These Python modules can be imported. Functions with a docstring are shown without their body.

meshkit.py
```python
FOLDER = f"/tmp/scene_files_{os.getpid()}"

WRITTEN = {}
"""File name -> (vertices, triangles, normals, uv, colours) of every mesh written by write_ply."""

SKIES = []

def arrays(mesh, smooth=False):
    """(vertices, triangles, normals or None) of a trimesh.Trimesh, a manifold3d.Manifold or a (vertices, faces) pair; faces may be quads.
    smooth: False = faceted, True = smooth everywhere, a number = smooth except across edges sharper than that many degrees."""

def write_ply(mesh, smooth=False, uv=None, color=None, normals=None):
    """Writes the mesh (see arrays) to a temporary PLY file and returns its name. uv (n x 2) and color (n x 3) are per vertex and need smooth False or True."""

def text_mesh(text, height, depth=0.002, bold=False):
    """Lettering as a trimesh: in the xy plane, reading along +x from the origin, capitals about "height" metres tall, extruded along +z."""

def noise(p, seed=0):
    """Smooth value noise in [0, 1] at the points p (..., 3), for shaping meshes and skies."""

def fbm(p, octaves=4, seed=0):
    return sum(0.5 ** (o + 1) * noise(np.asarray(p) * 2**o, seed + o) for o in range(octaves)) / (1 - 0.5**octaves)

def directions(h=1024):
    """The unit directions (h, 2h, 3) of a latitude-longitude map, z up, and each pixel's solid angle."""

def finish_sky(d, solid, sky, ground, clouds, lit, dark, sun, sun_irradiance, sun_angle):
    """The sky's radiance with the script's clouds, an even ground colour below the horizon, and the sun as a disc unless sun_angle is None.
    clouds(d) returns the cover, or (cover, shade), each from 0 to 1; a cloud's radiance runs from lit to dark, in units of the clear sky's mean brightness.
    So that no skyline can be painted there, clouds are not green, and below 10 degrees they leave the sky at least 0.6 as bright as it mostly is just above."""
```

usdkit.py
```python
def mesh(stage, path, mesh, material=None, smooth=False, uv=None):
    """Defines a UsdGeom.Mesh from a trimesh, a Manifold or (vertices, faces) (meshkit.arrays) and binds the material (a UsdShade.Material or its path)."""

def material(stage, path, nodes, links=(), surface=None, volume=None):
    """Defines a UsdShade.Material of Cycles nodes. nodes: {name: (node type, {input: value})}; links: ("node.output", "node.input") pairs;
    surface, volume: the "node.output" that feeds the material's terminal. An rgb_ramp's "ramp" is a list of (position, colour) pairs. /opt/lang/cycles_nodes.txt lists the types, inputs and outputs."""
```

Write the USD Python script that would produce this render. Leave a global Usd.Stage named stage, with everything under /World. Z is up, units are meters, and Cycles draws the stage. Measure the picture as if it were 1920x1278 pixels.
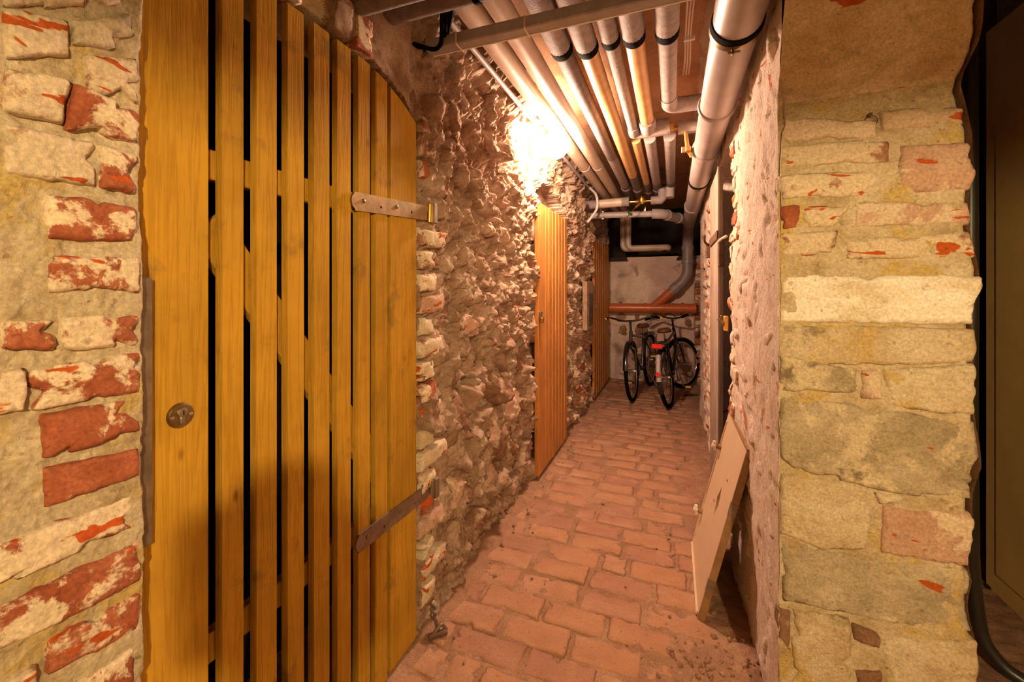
import math, random
import numpy as np, trimesh, shapely, meshkit, usdkit
from shapely.geometry import Polygon, Point
from shapely import affinity
from scipy.spatial import Delaunay, Voronoi, cKDTree
from pxr import Usd, UsdGeom, UsdLux, UsdShade, Gf, Sdf, Vt

rng = np.random.default_rng(7)
random.seed(7)
stage = Usd.Stage.CreateInMemory()
UsdGeom.SetStageUpAxis(stage, 'Z'); UsdGeom.SetStageMetersPerUnit(stage, 1.0)
world = UsdGeom.Xform.Define(stage, '/World'); stage.SetDefaultPrim(world.GetPrim())

# ------------------------------------------------------------------ camera
F, VX, VY, H = 800.0, 1262.0, 540.0, 1.30          # focal length in pixels, corridor's vanishing point, eye height
YAW = math.atan((VX - 960) / F)
cam = UsdGeom.Camera.Define(stage, '/World/camera')
cam.CreateHorizontalApertureAttr(36.0); cam.CreateVerticalApertureAttr(36.0 * 1278 / 1920)
cam.CreateFocalLengthAttr(36.0 * F / 1920)
cam.CreateVerticalApertureOffsetAttr(-(639 - VY) / 1920 * 36.0)
cam.CreateClippingRangeAttr(Gf.Vec2f(0.04, 100))
cam.AddTranslateOp().Set(Gf.Vec3d(0, 0, H)); cam.AddRotateZOp().Set(math.degrees(YAW)); cam.AddRotateXOp().Set(90.0)
cam.CreateExposureAttr(0.0)

# ------------------------------------------------------------------ light levels (the lamps themselves are built with the things)
GLOBE_L = (1.0, 0.66, 0.46); GLOBE_S = 600.0           # glowing opal globe in the corridor
PEND_L = (1.0, 0.70, 0.345); PEND_S = 11800.0            # bulb under the shade in the anteroom
dome = UsdLux.DomeLight.Define(stage, '/World/dome'); dome.CreateIntensityAttr(0.03); dome.CreateColorAttr(Gf.Vec3f(1, .85, .7))

# ------------------------------------------------------------------ helpers
def proj_ray(px, py):
    s, c = math.sin(YAW), math.cos(YAW); u, v = px - 960, VY - py
    return np.array([u * c - F * s, u * s + F * c, v])
def onX(px, py, X): d = proj_ray(px, py); return d * (X / d[0]) + [0, 0, H]
def onY(px, py, Y): d = proj_ray(px, py); return d * (Y / d[1]) + [0, 0, H]
def onZ(px, py, Z): d = proj_ray(px, py); return d * ((Z - H) / d[2]) + [0, 0, H]

used = {}
def path_of(name, parent=None):
    base = (parent.GetPath().pathString if parent is not None else '/World') + '/' + name
    n = used.get(base, 0); used[base] = n + 1
    return base if n == 0 else f'{base}_{n:03d}'
def data(p, label=None, cat=None, group=None, kind=None):
    for k, v in (('label', label), ('category', cat), ('group', group), ('kind', kind)):
        if v: p.SetCustomDataByKey(k, v)
    return p
def thing(name, label, cat, loc=(0, 0, 0), rotz=0, group=None, kind=None):
    x = UsdGeom.Xform.Define(stage, path_of(name)); x.AddTranslateOp().Set(Gf.Vec3d(*map(float, loc)))
    if rotz: x.AddRotateZOp().Set(float(rotz))
    p = x.GetPrim(); p.SetCustomDataByKey('__o', Gf.Vec3d(*map(float, loc))) if False else None
    return data(p, label, cat, group, kind)
def part(name, m, mat, parent, smooth=35, label=None, kind=None, loc=None):
    """One mesh under parent. loc: the parent's base, when the mesh is given in world coordinates."""
    if isinstance(m, (list,)): m = cat_mesh(m)
    if loc is not None:
        v, f = (m.vertices, m.faces) if isinstance(m, trimesh.Trimesh) else m
        m = (np.asarray(v) - np.asarray(loc), f)
    g = usdkit.mesh(stage, path_of(name, parent), m, M[mat], smooth)
    return data(g.GetPrim(), label, None, None, kind)
def single(name, m, mat, label, cat, smooth=35, group=None, kind=None):
    if isinstance(m, list): m = cat_mesh(m)
    g = usdkit.mesh(stage, path_of(name), m, M[mat], smooth)
    return data(g.GetPrim(), label, cat, group, kind)
def cat_mesh(ms):
    vs, fs, n = [], [], 0
    for m in ms:
        v, f = (m.vertices, m.faces) if isinstance(m, trimesh.Trimesh) else m
        f = np.asarray(f)
        if f.shape[1] == 4: f = np.vstack([f[:, [0, 1, 2]], f[:, [0, 2, 3]]])
        vs.append(np.asarray(v)); fs.append(f + n); n += len(v)
    return np.vstack(vs), np.vstack(fs)
def box(c, s, rot=None, bev=0.0):
    """Bevelled box: centre, size."""
    h = np.array(s, float) / 2; b = min(bev, h.min() * .6)
    if b > 0:
        pts = []
        for sx in (-1, 1):
            for sy in (-1, 1):
                for sz in (-1, 1):
                    k = np.array([sx, sy, sz])
                    for i in range(3):
                        e = np.full(3, b); e[i] = 0; pts.append(k * (h - e))
        m = trimesh.convex.convex_hull(np.array(pts))
    else: m = trimesh.creation.box(s)
    if rot is not None: m.apply_transform(rot)
    m.apply_translation(c); return m
def rotm(ax, deg): return trimesh.transformations.rotation_matrix(math.radians(deg), ax)
def tube(pts, r, n=14, cap=True):
    pts = np.asarray(pts, float); N = len(pts); rr = np.broadcast_to(np.asarray(r, float), (N,))
    t = np.gradient(pts, axis=0); t /= np.linalg.norm(t, axis=1, keepdims=True) + 1e-12
    a = np.array([0, 0, 1.0]) if abs(t[0][2]) < .9 else np.array([1.0, 0, 0])
    u = np.cross(t[0], a); u /= np.linalg.norm(u); V = []
    th = np.linspace(0, 2 * np.pi, n, endpoint=False)
    for i in range(N):
        u = u - t[i] * (u @ t[i]); u /= np.linalg.norm(u); w = np.cross(t[i], u)
        V.append(pts[i] + rr[i] * (np.cos(th)[:, None] * u + np.sin(th)[:, None] * w))
    V = np.vstack(V); f = []
    for i in range(N - 1):
        for j in range(n):
            a0, b0 = i * n + j, i * n + (j + 1) % n
            f += [(a0, b0, b0 + n), (a0, b0 + n, a0 + n)]
    if cap:
        V = np.vstack([V, pts[0], pts[-1]]); c0, c1 = len(V) - 2, len(V) - 1
        for j in range(n):
            f.append((c0, (j + 1) % n, j)); f.append((c1, (N - 1) * n + j, (N - 1) * n + (j + 1) % n))
    return V, np.array(f)
def rounded(corners, rad, k=7):
    """Polyline with its corners replaced by arcs."""
    c = [np.asarray(p, float) for p in corners]; out = [c[0]]
    for i in range(1, len(c) - 1):
        a, b = c[i - 1] - c[i], c[i + 1] - c[i]; la, lb = np.linalg.norm(a), np.linalg.norm(b); a /= la; b /= lb
        d = min(rad, la * .48, lb * .48)
        for s in np.linspace(0, 1, k): out.append((1 - s) ** 2 * (c[i] + a * d) + 2 * s * (1 - s) * c[i] + s * s * (c[i] + b * d))
    return np.array(out + [c[-1]])
def ring(center, axis, r, w, thick, n=28):
    """A band around a pipe."""
    ax = np.asarray(axis, float); ax /= np.linalg.norm(ax); c = np.asarray(center, float)
    pr = [(-w / 2, r), (-w / 2, r + thick * .7), (-w * .3, r + thick), (w * .3, r + thick), (w / 2, r + thick * .7), (w / 2, r)]
    pts = [c + ax * p[0] for p in pr]
    a = np.array([0, 0, 1.0]) if abs(ax[2]) < .9 else np.array([1.0, 0, 0]); u = np.cross(ax, a); u /= np.linalg.norm(u); q = np.cross(ax, u)
    th = np.linspace(0, 2 * np.pi, n, endpoint=False); d = np.cos(th)[:, None] * u + np.sin(th)[:, None] * q
    V = np.vstack([pts[i] + d * pr[i][1] for i in range(len(pr))]); f = []
    for i in range(len(pr) - 1):
        for j in range(n):
            a0, b0 = i * n + j, i * n + (j + 1) % n; f += [(a0, b0 + n, b0), (a0, a0 + n, b0 + n)]
    return V, np.array(f)
def torus(center, axis, R, r, n=40, k=10):
    ax = np.asarray(axis, float); ax /= np.linalg.norm(ax)
    a = np.array([0, 0, 1.0]) if abs(ax[2]) < .9 else np.array([1.0, 0, 0]); u = np.cross(ax, a); u /= np.linalg.norm(u); q = np.cross(ax, u)
    V, f = [], []
    for i in range(n):
        t = 2 * np.pi * i / n; d = math.cos(t) * u + math.sin(t) * q
        for j in range(k):
            s = 2 * np.pi * j / k; V.append(np.asarray(center) + d * (R + r * math.cos(s)) + ax * r * math.sin(s))
    for i in range(n):
        for j in range(k):
            a0, b0, c0, d0 = i * k + j, i * k + (j + 1) % k, ((i + 1) % n) * k + (j + 1) % k, ((i + 1) % n) * k + j
            f += [(a0, c0, b0), (a0, d0, c0)]
    return np.array(V), np.array(f)
def lathe(profile, center, axis=(0, 0, 1), n=28):
    """profile: (radius, height) pairs along the axis."""
    ax = np.asarray(axis, float); ax /= np.linalg.norm(ax)
    a = np.array([0, 0, 1.0]) if abs(ax[2]) < .9 else np.array([1.0, 0, 0]); u = np.cross(a, ax); u /= np.linalg.norm(u); q = np.cross(ax, u)
    th = np.linspace(0, 2 * np.pi, n, endpoint=False); d = np.cos(th)[:, None] * u + np.sin(th)[:, None] * q
    V = np.vstack([np.asarray(center) + ax * h + d * max(r, 1e-5) for r, h in profile]); f = []
    for i in range(len(profile) - 1):
        for j in range(n):
            a0, b0 = i * n + j, i * n + (j + 1) % n; f += [(a0, b0, b0 + n), (a0, b0 + n, a0 + n)]
    return V, np.array(f)
N3 = lambda p, s, o=4, seed=0: meshkit.fbm(np.asarray(p) * s + 50.0, o, seed)
def sstep(x, a, b): t = np.clip((x - a) / (b - a), 0, 1); return t * t * (3 - 2 * t)

def facets(u, v, sc, seed, tilt, hv, crack=.0, cw=.1, warp=.35):
    """Angular broken-stone relief: every cell is a tilted plane, with cracks between cells."""
    p = np.c_[u, v] / sc; q = np.c_[p, np.full(len(p), seed * 2.7)]
    p = p + (np.c_[N3(q, 1.3, 3, seed), N3(q + 31.7, 1.3, 3, seed + 3)] - .5) * 2 * warp
    lo, hi = np.floor(p.min(0)).astype(int) - 2, np.ceil(p.max(0)).astype(int) + 2
    gx, gy = np.meshgrid(np.arange(lo[0], hi[0]), np.arange(lo[1], hi[1]), indexing='ij'); r = np.random.default_rng(seed + 900)
    c = np.c_[gx.ravel(), gy.ravel()] + r.random((gx.size, 2)) * .95
    d, i = cKDTree(c).query(p, k=2); i0 = i[:, 0]
    h = r.normal(size=len(c)) * hv; t = r.normal(size=(len(c), 2)) * tilt * sc
    return h[i0] + np.clip(((p - c[i0]) * t[i0]).sum(1), -.03, .03) - crack * np.exp(-((d[:, 1] - d[:, 0]) / cw) ** 2)
def hfield(us, vs, to3, disp, keep=None):
    """Displaced grid. to3(u, v, w) -> points; disp(u, v) -> w; keep(u, v) -> faces kept (at face centres)."""
    U, V = np.meshgrid(us, vs, indexing='ij'); u, v = U.ravel(), V.ravel()
    w = disp(u, v); P = to3(u, v, w); n, m = len(us), len(vs)
    i, j = np.meshgrid(np.arange(n - 1), np.arange(m - 1), indexing='ij'); a = (i * m + j).ravel()
    q = np.stack([a, a + m, a + m + 1, a + 1], 1)
    if keep is not None: q = q[keep(u[q].mean(1), v[q].mean(1))]
    f = np.vstack([q[:, [0, 1, 2]], q[:, [0, 2, 3]]])
    t = f[:400]; nrm = np.cross(P[t[:, 1]] - P[t[:, 0]], P[t[:, 2]] - P[t[:, 0]]).sum(0)
    out = to3(u[:1], v[:1], np.array([1.0])) - to3(u[:1], v[:1], np.array([0.0]))
    if nrm @ out[0] < 0: f = f[:, ::-1]
    usedv = np.unique(f); mp = np.full(len(P), -1); mp[usedv] = np.arange(len(usedv))
    return P[usedv], mp[f]

def slab(poly, to3, base, height=.01, edge=.012, spacing=.012, depth=.03, rough=.004, wob=.004, seed=0, nscale=22, tilt=.0, facet=0.0, chipped=.0):
    """A stone, brick or paver: a polygon on the wall's (u, v) plane raised with rounded worn edges and a rough face."""
    poly = Polygon(poly) if not isinstance(poly, Polygon) else poly
    poly = poly.buffer(-edge * .25).buffer(edge * .25, quad_segs=2)
    if poly.is_empty or poly.area < 1e-5: return None
    if poly.geom_type != 'Polygon': poly = max(poly.geoms, key=lambda g: g.area)
    L = poly.exterior.length; nb = max(8, int(L / spacing)); B = np.array([poly.exterior.interpolate(L * k / nb).coords[0] for k in range(nb)])
    if wob:
        q = np.c_[B * 1.0, np.full(len(B), seed * 1.7)]
        B = B + (np.c_[N3(q, 30, 3, seed), N3(q + 9.1, 30, 3, seed + 5)] - .5) * 2 * wob
        if chipped:
            bite = np.clip(N3(q, 26, 2, seed + 9) - .60, 0, 1) * chipped * 6; c_ = np.array(poly.centroid.coords[0]); dv_ = c_ - B; B = B + dv_ / (np.linalg.norm(dv_, axis=1, keepdims=True) + 1e-9) * bite[:, None]
    pol = Polygon(B).buffer(0)
    if pol.is_empty: return None
    if pol.geom_type != 'Polygon': pol = max(pol.geoms, key=lambda g: g.area)
    B = np.array(pol.exterior.coords)[:-1]
    if Polygon(B).exterior.is_ccw is False: B = B[::-1]
    x0, y0, x1, y1 = pol.bounds
    gx, gy = np.meshgrid(np.arange(x0, x1, spacing), np.arange(y0, y1, spacing)); g = np.c_[gx.ravel(), gy.ravel()]
    r = np.random.default_rng(seed + 11); g = g + (r.random(g.shape) - .5) * spacing * .5
    pts = shapely.points(g); inside = shapely.contains(pol, pts)
    g = g[inside]; ext = pol.exterior
    if len(g):
        d = shapely.distance(ext, shapely.points(g)); g = g[d > spacing * .35]
    P2 = np.vstack([B, g]); d = np.r_[np.zeros(len(B)), shapely.distance(ext, shapely.points(g)) if len(g) else []]
    tri = Delaunay(P2).simplices; cen = P2[tri].mean(1); tri = tri[shapely.contains(pol, shapely.points(cen))]
    if len(tri) == 0: return None
    a = P2[tri]; cr = (a[:, 1, 0] - a[:, 0, 0]) * (a[:, 2, 1] - a[:, 0, 1]) - (a[:, 1, 1] - a[:, 0, 1]) * (a[:, 2, 0] - a[:, 0, 0])
    tri[cr < 0] = tri[cr < 0][:, ::-1]
    q = np.c_[P2, np.full(len(P2), seed * 3.3)]; t = np.clip(d / edge, 0, 1); prof = np.sqrt(t * (2 - t))
    c0 = P2.mean(0); tl = (r.random(2) - .5) * 2 * tilt
    hgt = height * (.25 + .75 * prof) + (N3(q, nscale, 4, seed) - .5) * 2 * rough * (.4 + .6 * prof) + (P2 - c0) @ tl
    if facet:
        sz = math.sqrt(max(pol.area, 1e-6)); pl = []
        for k in range(5):
            a_ = r.random() * 6.283; pl.append(((P2 - c0) @ [math.cos(a_), math.sin(a_)] - sz * (.05 + .3 * r.random())) * (.25 + .9 * r.random()))
        hgt = hgt - np.minimum(np.clip(np.max(pl, axis=0), 0, None) * facet, height * 1.2)
    wb = base(P2[:, 0], P2[:, 1]) if callable(base) else np.full(len(P2), base)
    Pf = to3(P2[:, 0], P2[:, 1], wb + hgt); nB = len(B)
    Pb = to3(B[:, 0], B[:, 1], wb[:nB] - depth)
    off = len(Pf); i = np.arange(nB); j = (i + 1) % nB
    sk = np.vstack([np.c_[i, i + off, j + off], np.c_[i, j + off, j]])
    f = np.vstack([tri, sk]); Pts = np.vstack([Pf, Pb])
    tn = np.cross(Pts[tri[:, 1]] - Pts[tri[:, 0]], Pts[tri[:, 2]] - Pts[tri[:, 0]]).sum(0)
    o = to3(c0[:1], c0[1:], np.array([1.0])) - to3(c0[:1], c0[1:], np.array([0.0]))
    if tn @ o[0] < 0: f = f[:, ::-1]
    return Pts, f

# ------------------------------------------------------------------ materials
M = {}
stage.DefinePrim('/World/Looks', 'Scope')
def simple(name, col, rough=.5, metal=0., spec=.5, noise_amt=.0, nscale=20, bump=0., bscale=80, coat=0., col2=None):
    n = {'p': ('principled_bsdf', {'base_color': col, 'roughness': rough, 'metallic': metal, 'specular_ior_level': spec, 'coat_weight': coat})}; l = []
    if noise_amt or col2 is not None or bump:
        n['g'] = ('geometry', {})
    if noise_amt or col2 is not None:
        c2 = col2 if col2 is not None else tuple(c * (1 - noise_amt) for c in col)
        n['n'] = ('noise_texture', {'scale': nscale, 'detail': 6, 'roughness': .65}); n['r'] = ('rgb_ramp', {'ramp': [(0, c2), (.38, c2), (.62, col), (1, col)]})
        l += [('g.position', 'n.vector'), ('n.fac', 'r.fac'), ('r.color', 'p.base_color')]
    if bump:
        n['bn'] = ('noise_texture', {'scale': bscale, 'detail': 5, 'roughness': .6}); n['b'] = ('bump', {'strength': 1.0, 'distance': bump})
        l += [('g.position', 'bn.vector'), ('bn.fac', 'b.height'), ('b.normal', 'p.normal')]
    M[name] = usdkit.material(stage, '/World/Looks/' + name, n, l, surface='p.BSDF')
def masonry(name, base, smear, t0, t1, chip=None, chip_t=(.66, .7), scale=6, bscale=45, bump=.006, rough=.9, stretch=(1, 1, 1), dark=None, dark_t=(.62, .75), fine=.35):
    """base: ramp stops of the body; smear: colour of the lime over it where noise passes t0..t1; chip: fresh broken patches; dark: soot or damp stains."""
    n = {'g': ('geometry', {}), 'oi': ('object_info', {}), 'om': ('vector_math', {'math_type': 'scale', 'vector1': (7.3, 3.1, 5.7)}), 'ad': ('vector_math', {'math_type': 'add'}),
         'mp': ('mapping', {'scale': stretch}),
         'n1': ('noise_texture', {'scale': scale * 1.7, 'detail': 7, 'roughness': .62}), 'r1': ('rgb_ramp', {'ramp': base}),
         'n2': ('noise_texture', {'scale': scale, 'detail': 8, 'roughness': .68, 'distortion': .3}),
         'm2': ('map_range', {'range_type': 'smoothstep', 'from_min': t0, 'from_max': t1, 'clamp': True}),
         'x2': ('mix_color', {'blend_type': 'mix', 'b': smear}),
         'n3': ('noise_texture', {'scale': 160, 'detail': 4, 'roughness': .6}), 'mr3': ('map_range', {'from_min': .25, 'from_max': .75, 'to_min': 1 - fine, 'to_max': 1 + fine * .6}),
         'x3': ('vector_math', {'math_type': 'scale'}),
         'bn': ('noise_texture', {'scale': bscale, 'detail': 9, 'roughness': .72}), 'b': ('bump', {'strength': 1.0, 'distance': bump}),
         'p': ('principled_bsdf', {'roughness': rough, 'specular_ior_level': .2})}
    l = [('oi.random', 'om.scale'), ('g.position', 'ad.vector1'), ('om.vector', 'ad.vector2'), ('ad.vector', 'mp.vector'), ('mp.vector', 'n1.vector'), ('n1.fac', 'r1.fac'), ('mp.vector', 'n2.vector'), ('n2.fac', 'm2.value'),
         ('m2.result', 'x2.fac'), ('r1.color', 'x2.a'), ('g.position', 'n3.vector'), ('n3.fac', 'mr3.value'), ('g.position', 'bn.vector'), ('bn.fac', 'b.height'), ('b.normal', 'p.normal')]
    last = 'x2.result'
    if chip:
        n['n4'] = ('noise_texture', {'scale': scale * 1.3, 'detail': 3, 'roughness': .5, 'distortion': .6}); n['mp4'] = ('mapping', {'scale': (1, 1, 2.6), 'location': (3.3, 8.1, 1.7)})
        n['m4'] = ('map_range', {'range_type': 'smoothstep', 'from_min': chip_t[0], 'from_max': chip_t[1], 'clamp': True}); n['x4'] = ('mix_color', {'blend_type': 'mix', 'b': chip})
        l += [('ad.vector', 'mp4.vector'), ('mp4.vector', 'n4.vector'), ('n4.fac', 'm4.value'), ('m4.result', 'x4.fac'), (last, 'x4.a')]; last = 'x4.result'
    if dark:
        n['n5'] = ('noise_texture', {'scale': scale * .8, 'detail': 6, 'roughness': .7}); n['mp5'] = ('mapping', {'location': (13.3, 2.1, 7.7)})
        n['m5'] = ('map_range', {'range_type': 'smoothstep', 'from_min': dark_t[0], 'from_max': dark_t[1], 'clamp': True}); n['x5'] = ('mix_color', {'blend_type': 'mix', 'b': dark})
        l += [('ad.vector', 'mp5.vector'), ('mp5.vector', 'n5.vector'), ('n5.fac', 'm5.value'), ('m5.result', 'x5.fac'), (last, 'x5.a')]; last = 'x5.result'
    n['n6'] = ('noise_texture', {'scale': 70, 'detail': 3, 'roughness': .55}); n['m6'] = ('map_range', {'range_type': 'smoothstep', 'from_min': .64, 'from_max': .72, 'to_max': .55, 'clamp': True}); n['x6'] = ('mix_color', {'blend_type': 'multiply', 'b': (.45, .34, .25)})
    l += [('g.position', 'n6.vector'), ('n6.fac', 'm6.value'), ('m6.result', 'x6.fac'), (last, 'x6.a')]; last = 'x6.result'
    l += [(last, 'x3.vector1'), ('mr3.result', 'x3.scale'), ('x3.vector', 'p.base_color')]
    M[name] = usdkit.material(stage, '/World/Looks/' + name, n, l, surface='p.BSDF')
def wood(name, c_light, c_mid, c_dark, rough=.55, grain=1.0, axis='z', stain=None, knots=True, spec=.3):
    sc = {'z': (grain * 26, grain * 26, grain * 1.1), 'y': (grain * 26, grain * 1.1, grain * 26)}[axis]
    n = {'g': ('geometry', {}), 'oi': ('object_info', {}), 'om': ('vector_math', {'math_type': 'scale', 'vector1': (17.3, 9.1, 23.7)}), 'ad': ('vector_math', {'math_type': 'add'}),
         'mp': ('mapping', {'scale': sc}), 'n1': ('noise_texture', {'scale': 1.6, 'detail': 4, 'roughness': .55, 'distortion': .6}),
         'sn': ('math', {'math_type': 'multiply', 'value2': 34.0}), 'si': ('math', {'math_type': 'sine'}), 'mr': ('map_range', {'from_min': -1, 'from_max': 1, 'to_min': .0, 'to_max': .5}),
         'n2': ('noise_texture', {'scale': 9, 'detail': 6, 'roughness': .7}), 'aa': ('math', {'math_type': 'multiply_add', 'value2': .75}),
         'r': ('rgb_ramp', {'ramp': [(0, c_dark), (.3, c_mid), (.62, c_light), (1, c_light)]}),
         'n6': ('noise_texture', {'scale': 3.2, 'detail': 5, 'roughness': .6}), 'm6': ('map_range', {'from_min': .3, 'from_max': .7, 'to_min': .72, 'to_max': 1.12}), 'x6': ('vector_math', {'math_type': 'scale'}),
         'b': ('bump', {'strength': .6, 'distance': .0012}), 'p': ('principled_bsdf', {'roughness': rough, 'specular_ior_level': spec})}
    l = [('oi.random', 'om.scale'), ('g.position', 'ad.vector1'), ('om.vector', 'ad.vector2'), ('ad.vector', 'mp.vector'), ('mp.vector', 'n1.vector'), ('n1.fac', 'sn.value1'), ('sn.value', 'si.value1'), ('si.value', 'mr.value'),
         ('mp.vector', 'n2.vector'), ('n2.fac', 'aa.value1'), ('mr.result', 'aa.value3'), ('aa.value', 'r.fac'), ('ad.vector', 'n6.vector'), ('n6.fac', 'm6.value'), ('r.color', 'x6.vector1'), ('m6.result', 'x6.scale'),
         ('aa.value', 'b.height'), ('b.normal', 'p.normal')]
    last = 'x6.vector'
    if knots:
        n['kv'] = ('mapping', {'scale': (6.5, 6.5, 3.2) if axis == 'z' else (6.5, 3.2, 6.5)}); n['k'] = ('voronoi_texture', {'scale': 1.0, 'randomness': 1.0, 'feature': 'f1'})
        n['km'] = ('map_range', {'range_type': 'smoothstep', 'from_min': .02, 'from_max': .075, 'to_min': 1, 'to_max': 0, 'clamp': True}); n['kx'] = ('mix_color', {'blend_type': 'mix', 'b': tuple(c * .35 for c in c_dark)})
        l += [('ad.vector', 'kv.vector'), ('kv.vector', 'k.vector'), ('k.distance', 'km.value'), ('km.result', 'kx.fac'), (last, 'kx.a')]; last = 'kx.result'
    if stain:
        n['sv'] = ('noise_texture', {'scale': 7, 'detail': 6, 'roughness': .65}); n['sm'] = ('map_range', {'range_type': 'smoothstep', 'from_min': .56, 'from_max': .70, 'to_max': .65, 'clamp': True}); n['sx'] = ('mix_color', {'blend_type': 'mix', 'b': stain})
        l += [('g.position', 'sv.vector'), ('sv.fac', 'sm.value'), ('sm.result', 'sx.fac'), (last, 'sx.a')]; last = 'sx.result'
    l += [(last, 'p.base_color')]
    M[name] = usdkit.material(stage, '/World/Looks/' + name, n, l, surface='p.BSDF')

LIME = (.72, .60, .43)
red = [(0, (.17, .045, .022)), (.4, (.30, .085, .04)), (.6, (.40, .13, .065)), (1, (.46, .20, .12))]
masonry('brick_bare', red, LIME, .57, .62, chip=(.50, .10, .02), chip_t=(.68, .71), scale=9, bump=.004)
masonry('brick_half', red, LIME, .47, .52, chip=(.52, .10, .02), chip_t=(.62, .65), scale=9, bump=.005)
masonry('brick_limed', [(0, (.30, .12, .07)), (1, (.45, .24, .15))], LIME, .36, .44, chip=(.52, .11, .02), chip_t=(.60, .625), scale=9, bump=.008)
masonry('mortar_yellow', [(0, (.30, .22, .11)), (.36, (.52, .41, .24)), (.5, (.68, .57, .38)), (.7, (.76, .67, .50)), (1, (.80, .74, .60))], (.66, .50, .19), .52, .62, scale=7, bscale=38, bump=.013, dark=(.34, .25, .13), dark_t=(.63, .70))
masonry('mortar_corridor', [(0, (.17, .09, .05)), (.36, (.33, .20, .125)), (.58, (.55, .40, .29)), (1, (.82, .68, .56))], (.33, .15, .08), .57, .64, scale=5, bscale=34, bump=.016, dark=(.20, .12, .09), dark_t=(.64, .78))
masonry('mortar_right', [(0, (.50, .34, .26)), (.40, (.72, .58, .47)), (.65, (.80, .69, .59)), (1, (.84, .76, .68))], (.56, .27, .16), .60, .66, scale=6, bscale=34, bump=.012, chip=(.50, .13, .05), chip_t=(.68, .71))
masonry('stone_rubble', [(0, (.22, .12, .075)), (.45, (.37, .235, .155)), (.7, (.48, .34, .25)), (1, (.6, .47, .37))], (.54, .40, .29), .52, .68, scale=7, bscale=40, bump=.010)
masonry('stone_brown', [(0, (.16, .075, .045)), (.5, (.28, .155, .095)), (1, (.42, .28, .19))], (.52, .38, .27), .54, .68, scale=7, bscale=40, bump=.010)
masonry('stone_pink', [(0, (.40, .20, .13)), (.5, (.58, .38, .28)), (1, (.70, .52, .41))], (.74, .61, .45), .52, .58, scale=7, bscale=40, bump=.009, chip=(.52, .10, .02), chip_t=(.66, .68))
masonry('stone_sand', [(0, (.46, .34, .18)), (.4, (.64, .52, .33)), (.6, (.76, .67, .49)), (1, (.84, .78, .66))], (.64, .48, .21), .54, .62, scale=5, bscale=30, bump=.013, dark=(.36, .28, .17), dark_t=(.60, .68))
masonry('stone_grey', [(0, (.24, .19, .12)), (.38, (.42, .35, .23)), (.6, (.58, .50, .36)), (1, (.78, .72, .58))], (.74, .64, .44), .54, .61, scale=5, bscale=34, bump=.013, chip=(.52, .11, .02), chip_t=(.69, .71), dark=(.25, .19, .11), dark_t=(.58, .66))
masonry('stone_white', [(0, (.52, .43, .29)), (.38, (.72, .64, .49)), (.52, (.86, .82, .73)), (1, (.92, .90, .86))], (.68, .55, .34), .58, .66, scale=5, bscale=34, bump=.006, stretch=(1, 1, 2.2), dark=(.34, .28, .20), dark_t=(.58, .7))
masonry('plaster_pier', [(0, (.40, .27, .17)), (.40, (.60, .45, .32)), (.6, (.72, .59, .45)), (1, (.82, .72, .60))], (.56, .36, .25), .54, .62, scale=4, bscale=26, bump=.008, chip=(.52, .11, .03), chip_t=(.66, .68))
masonry('plaster_back', [(0, (.36, .25, .20)), (.42, (.58, .44, .36)), (.7, (.68, .54, .45)), (1, (.74, .61, .52))], (.72, .58, .49), .50, .58, scale=2.6, bscale=30, bump=.004, dark=(.24, .17, .13), dark_t=(.56, .68))
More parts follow.
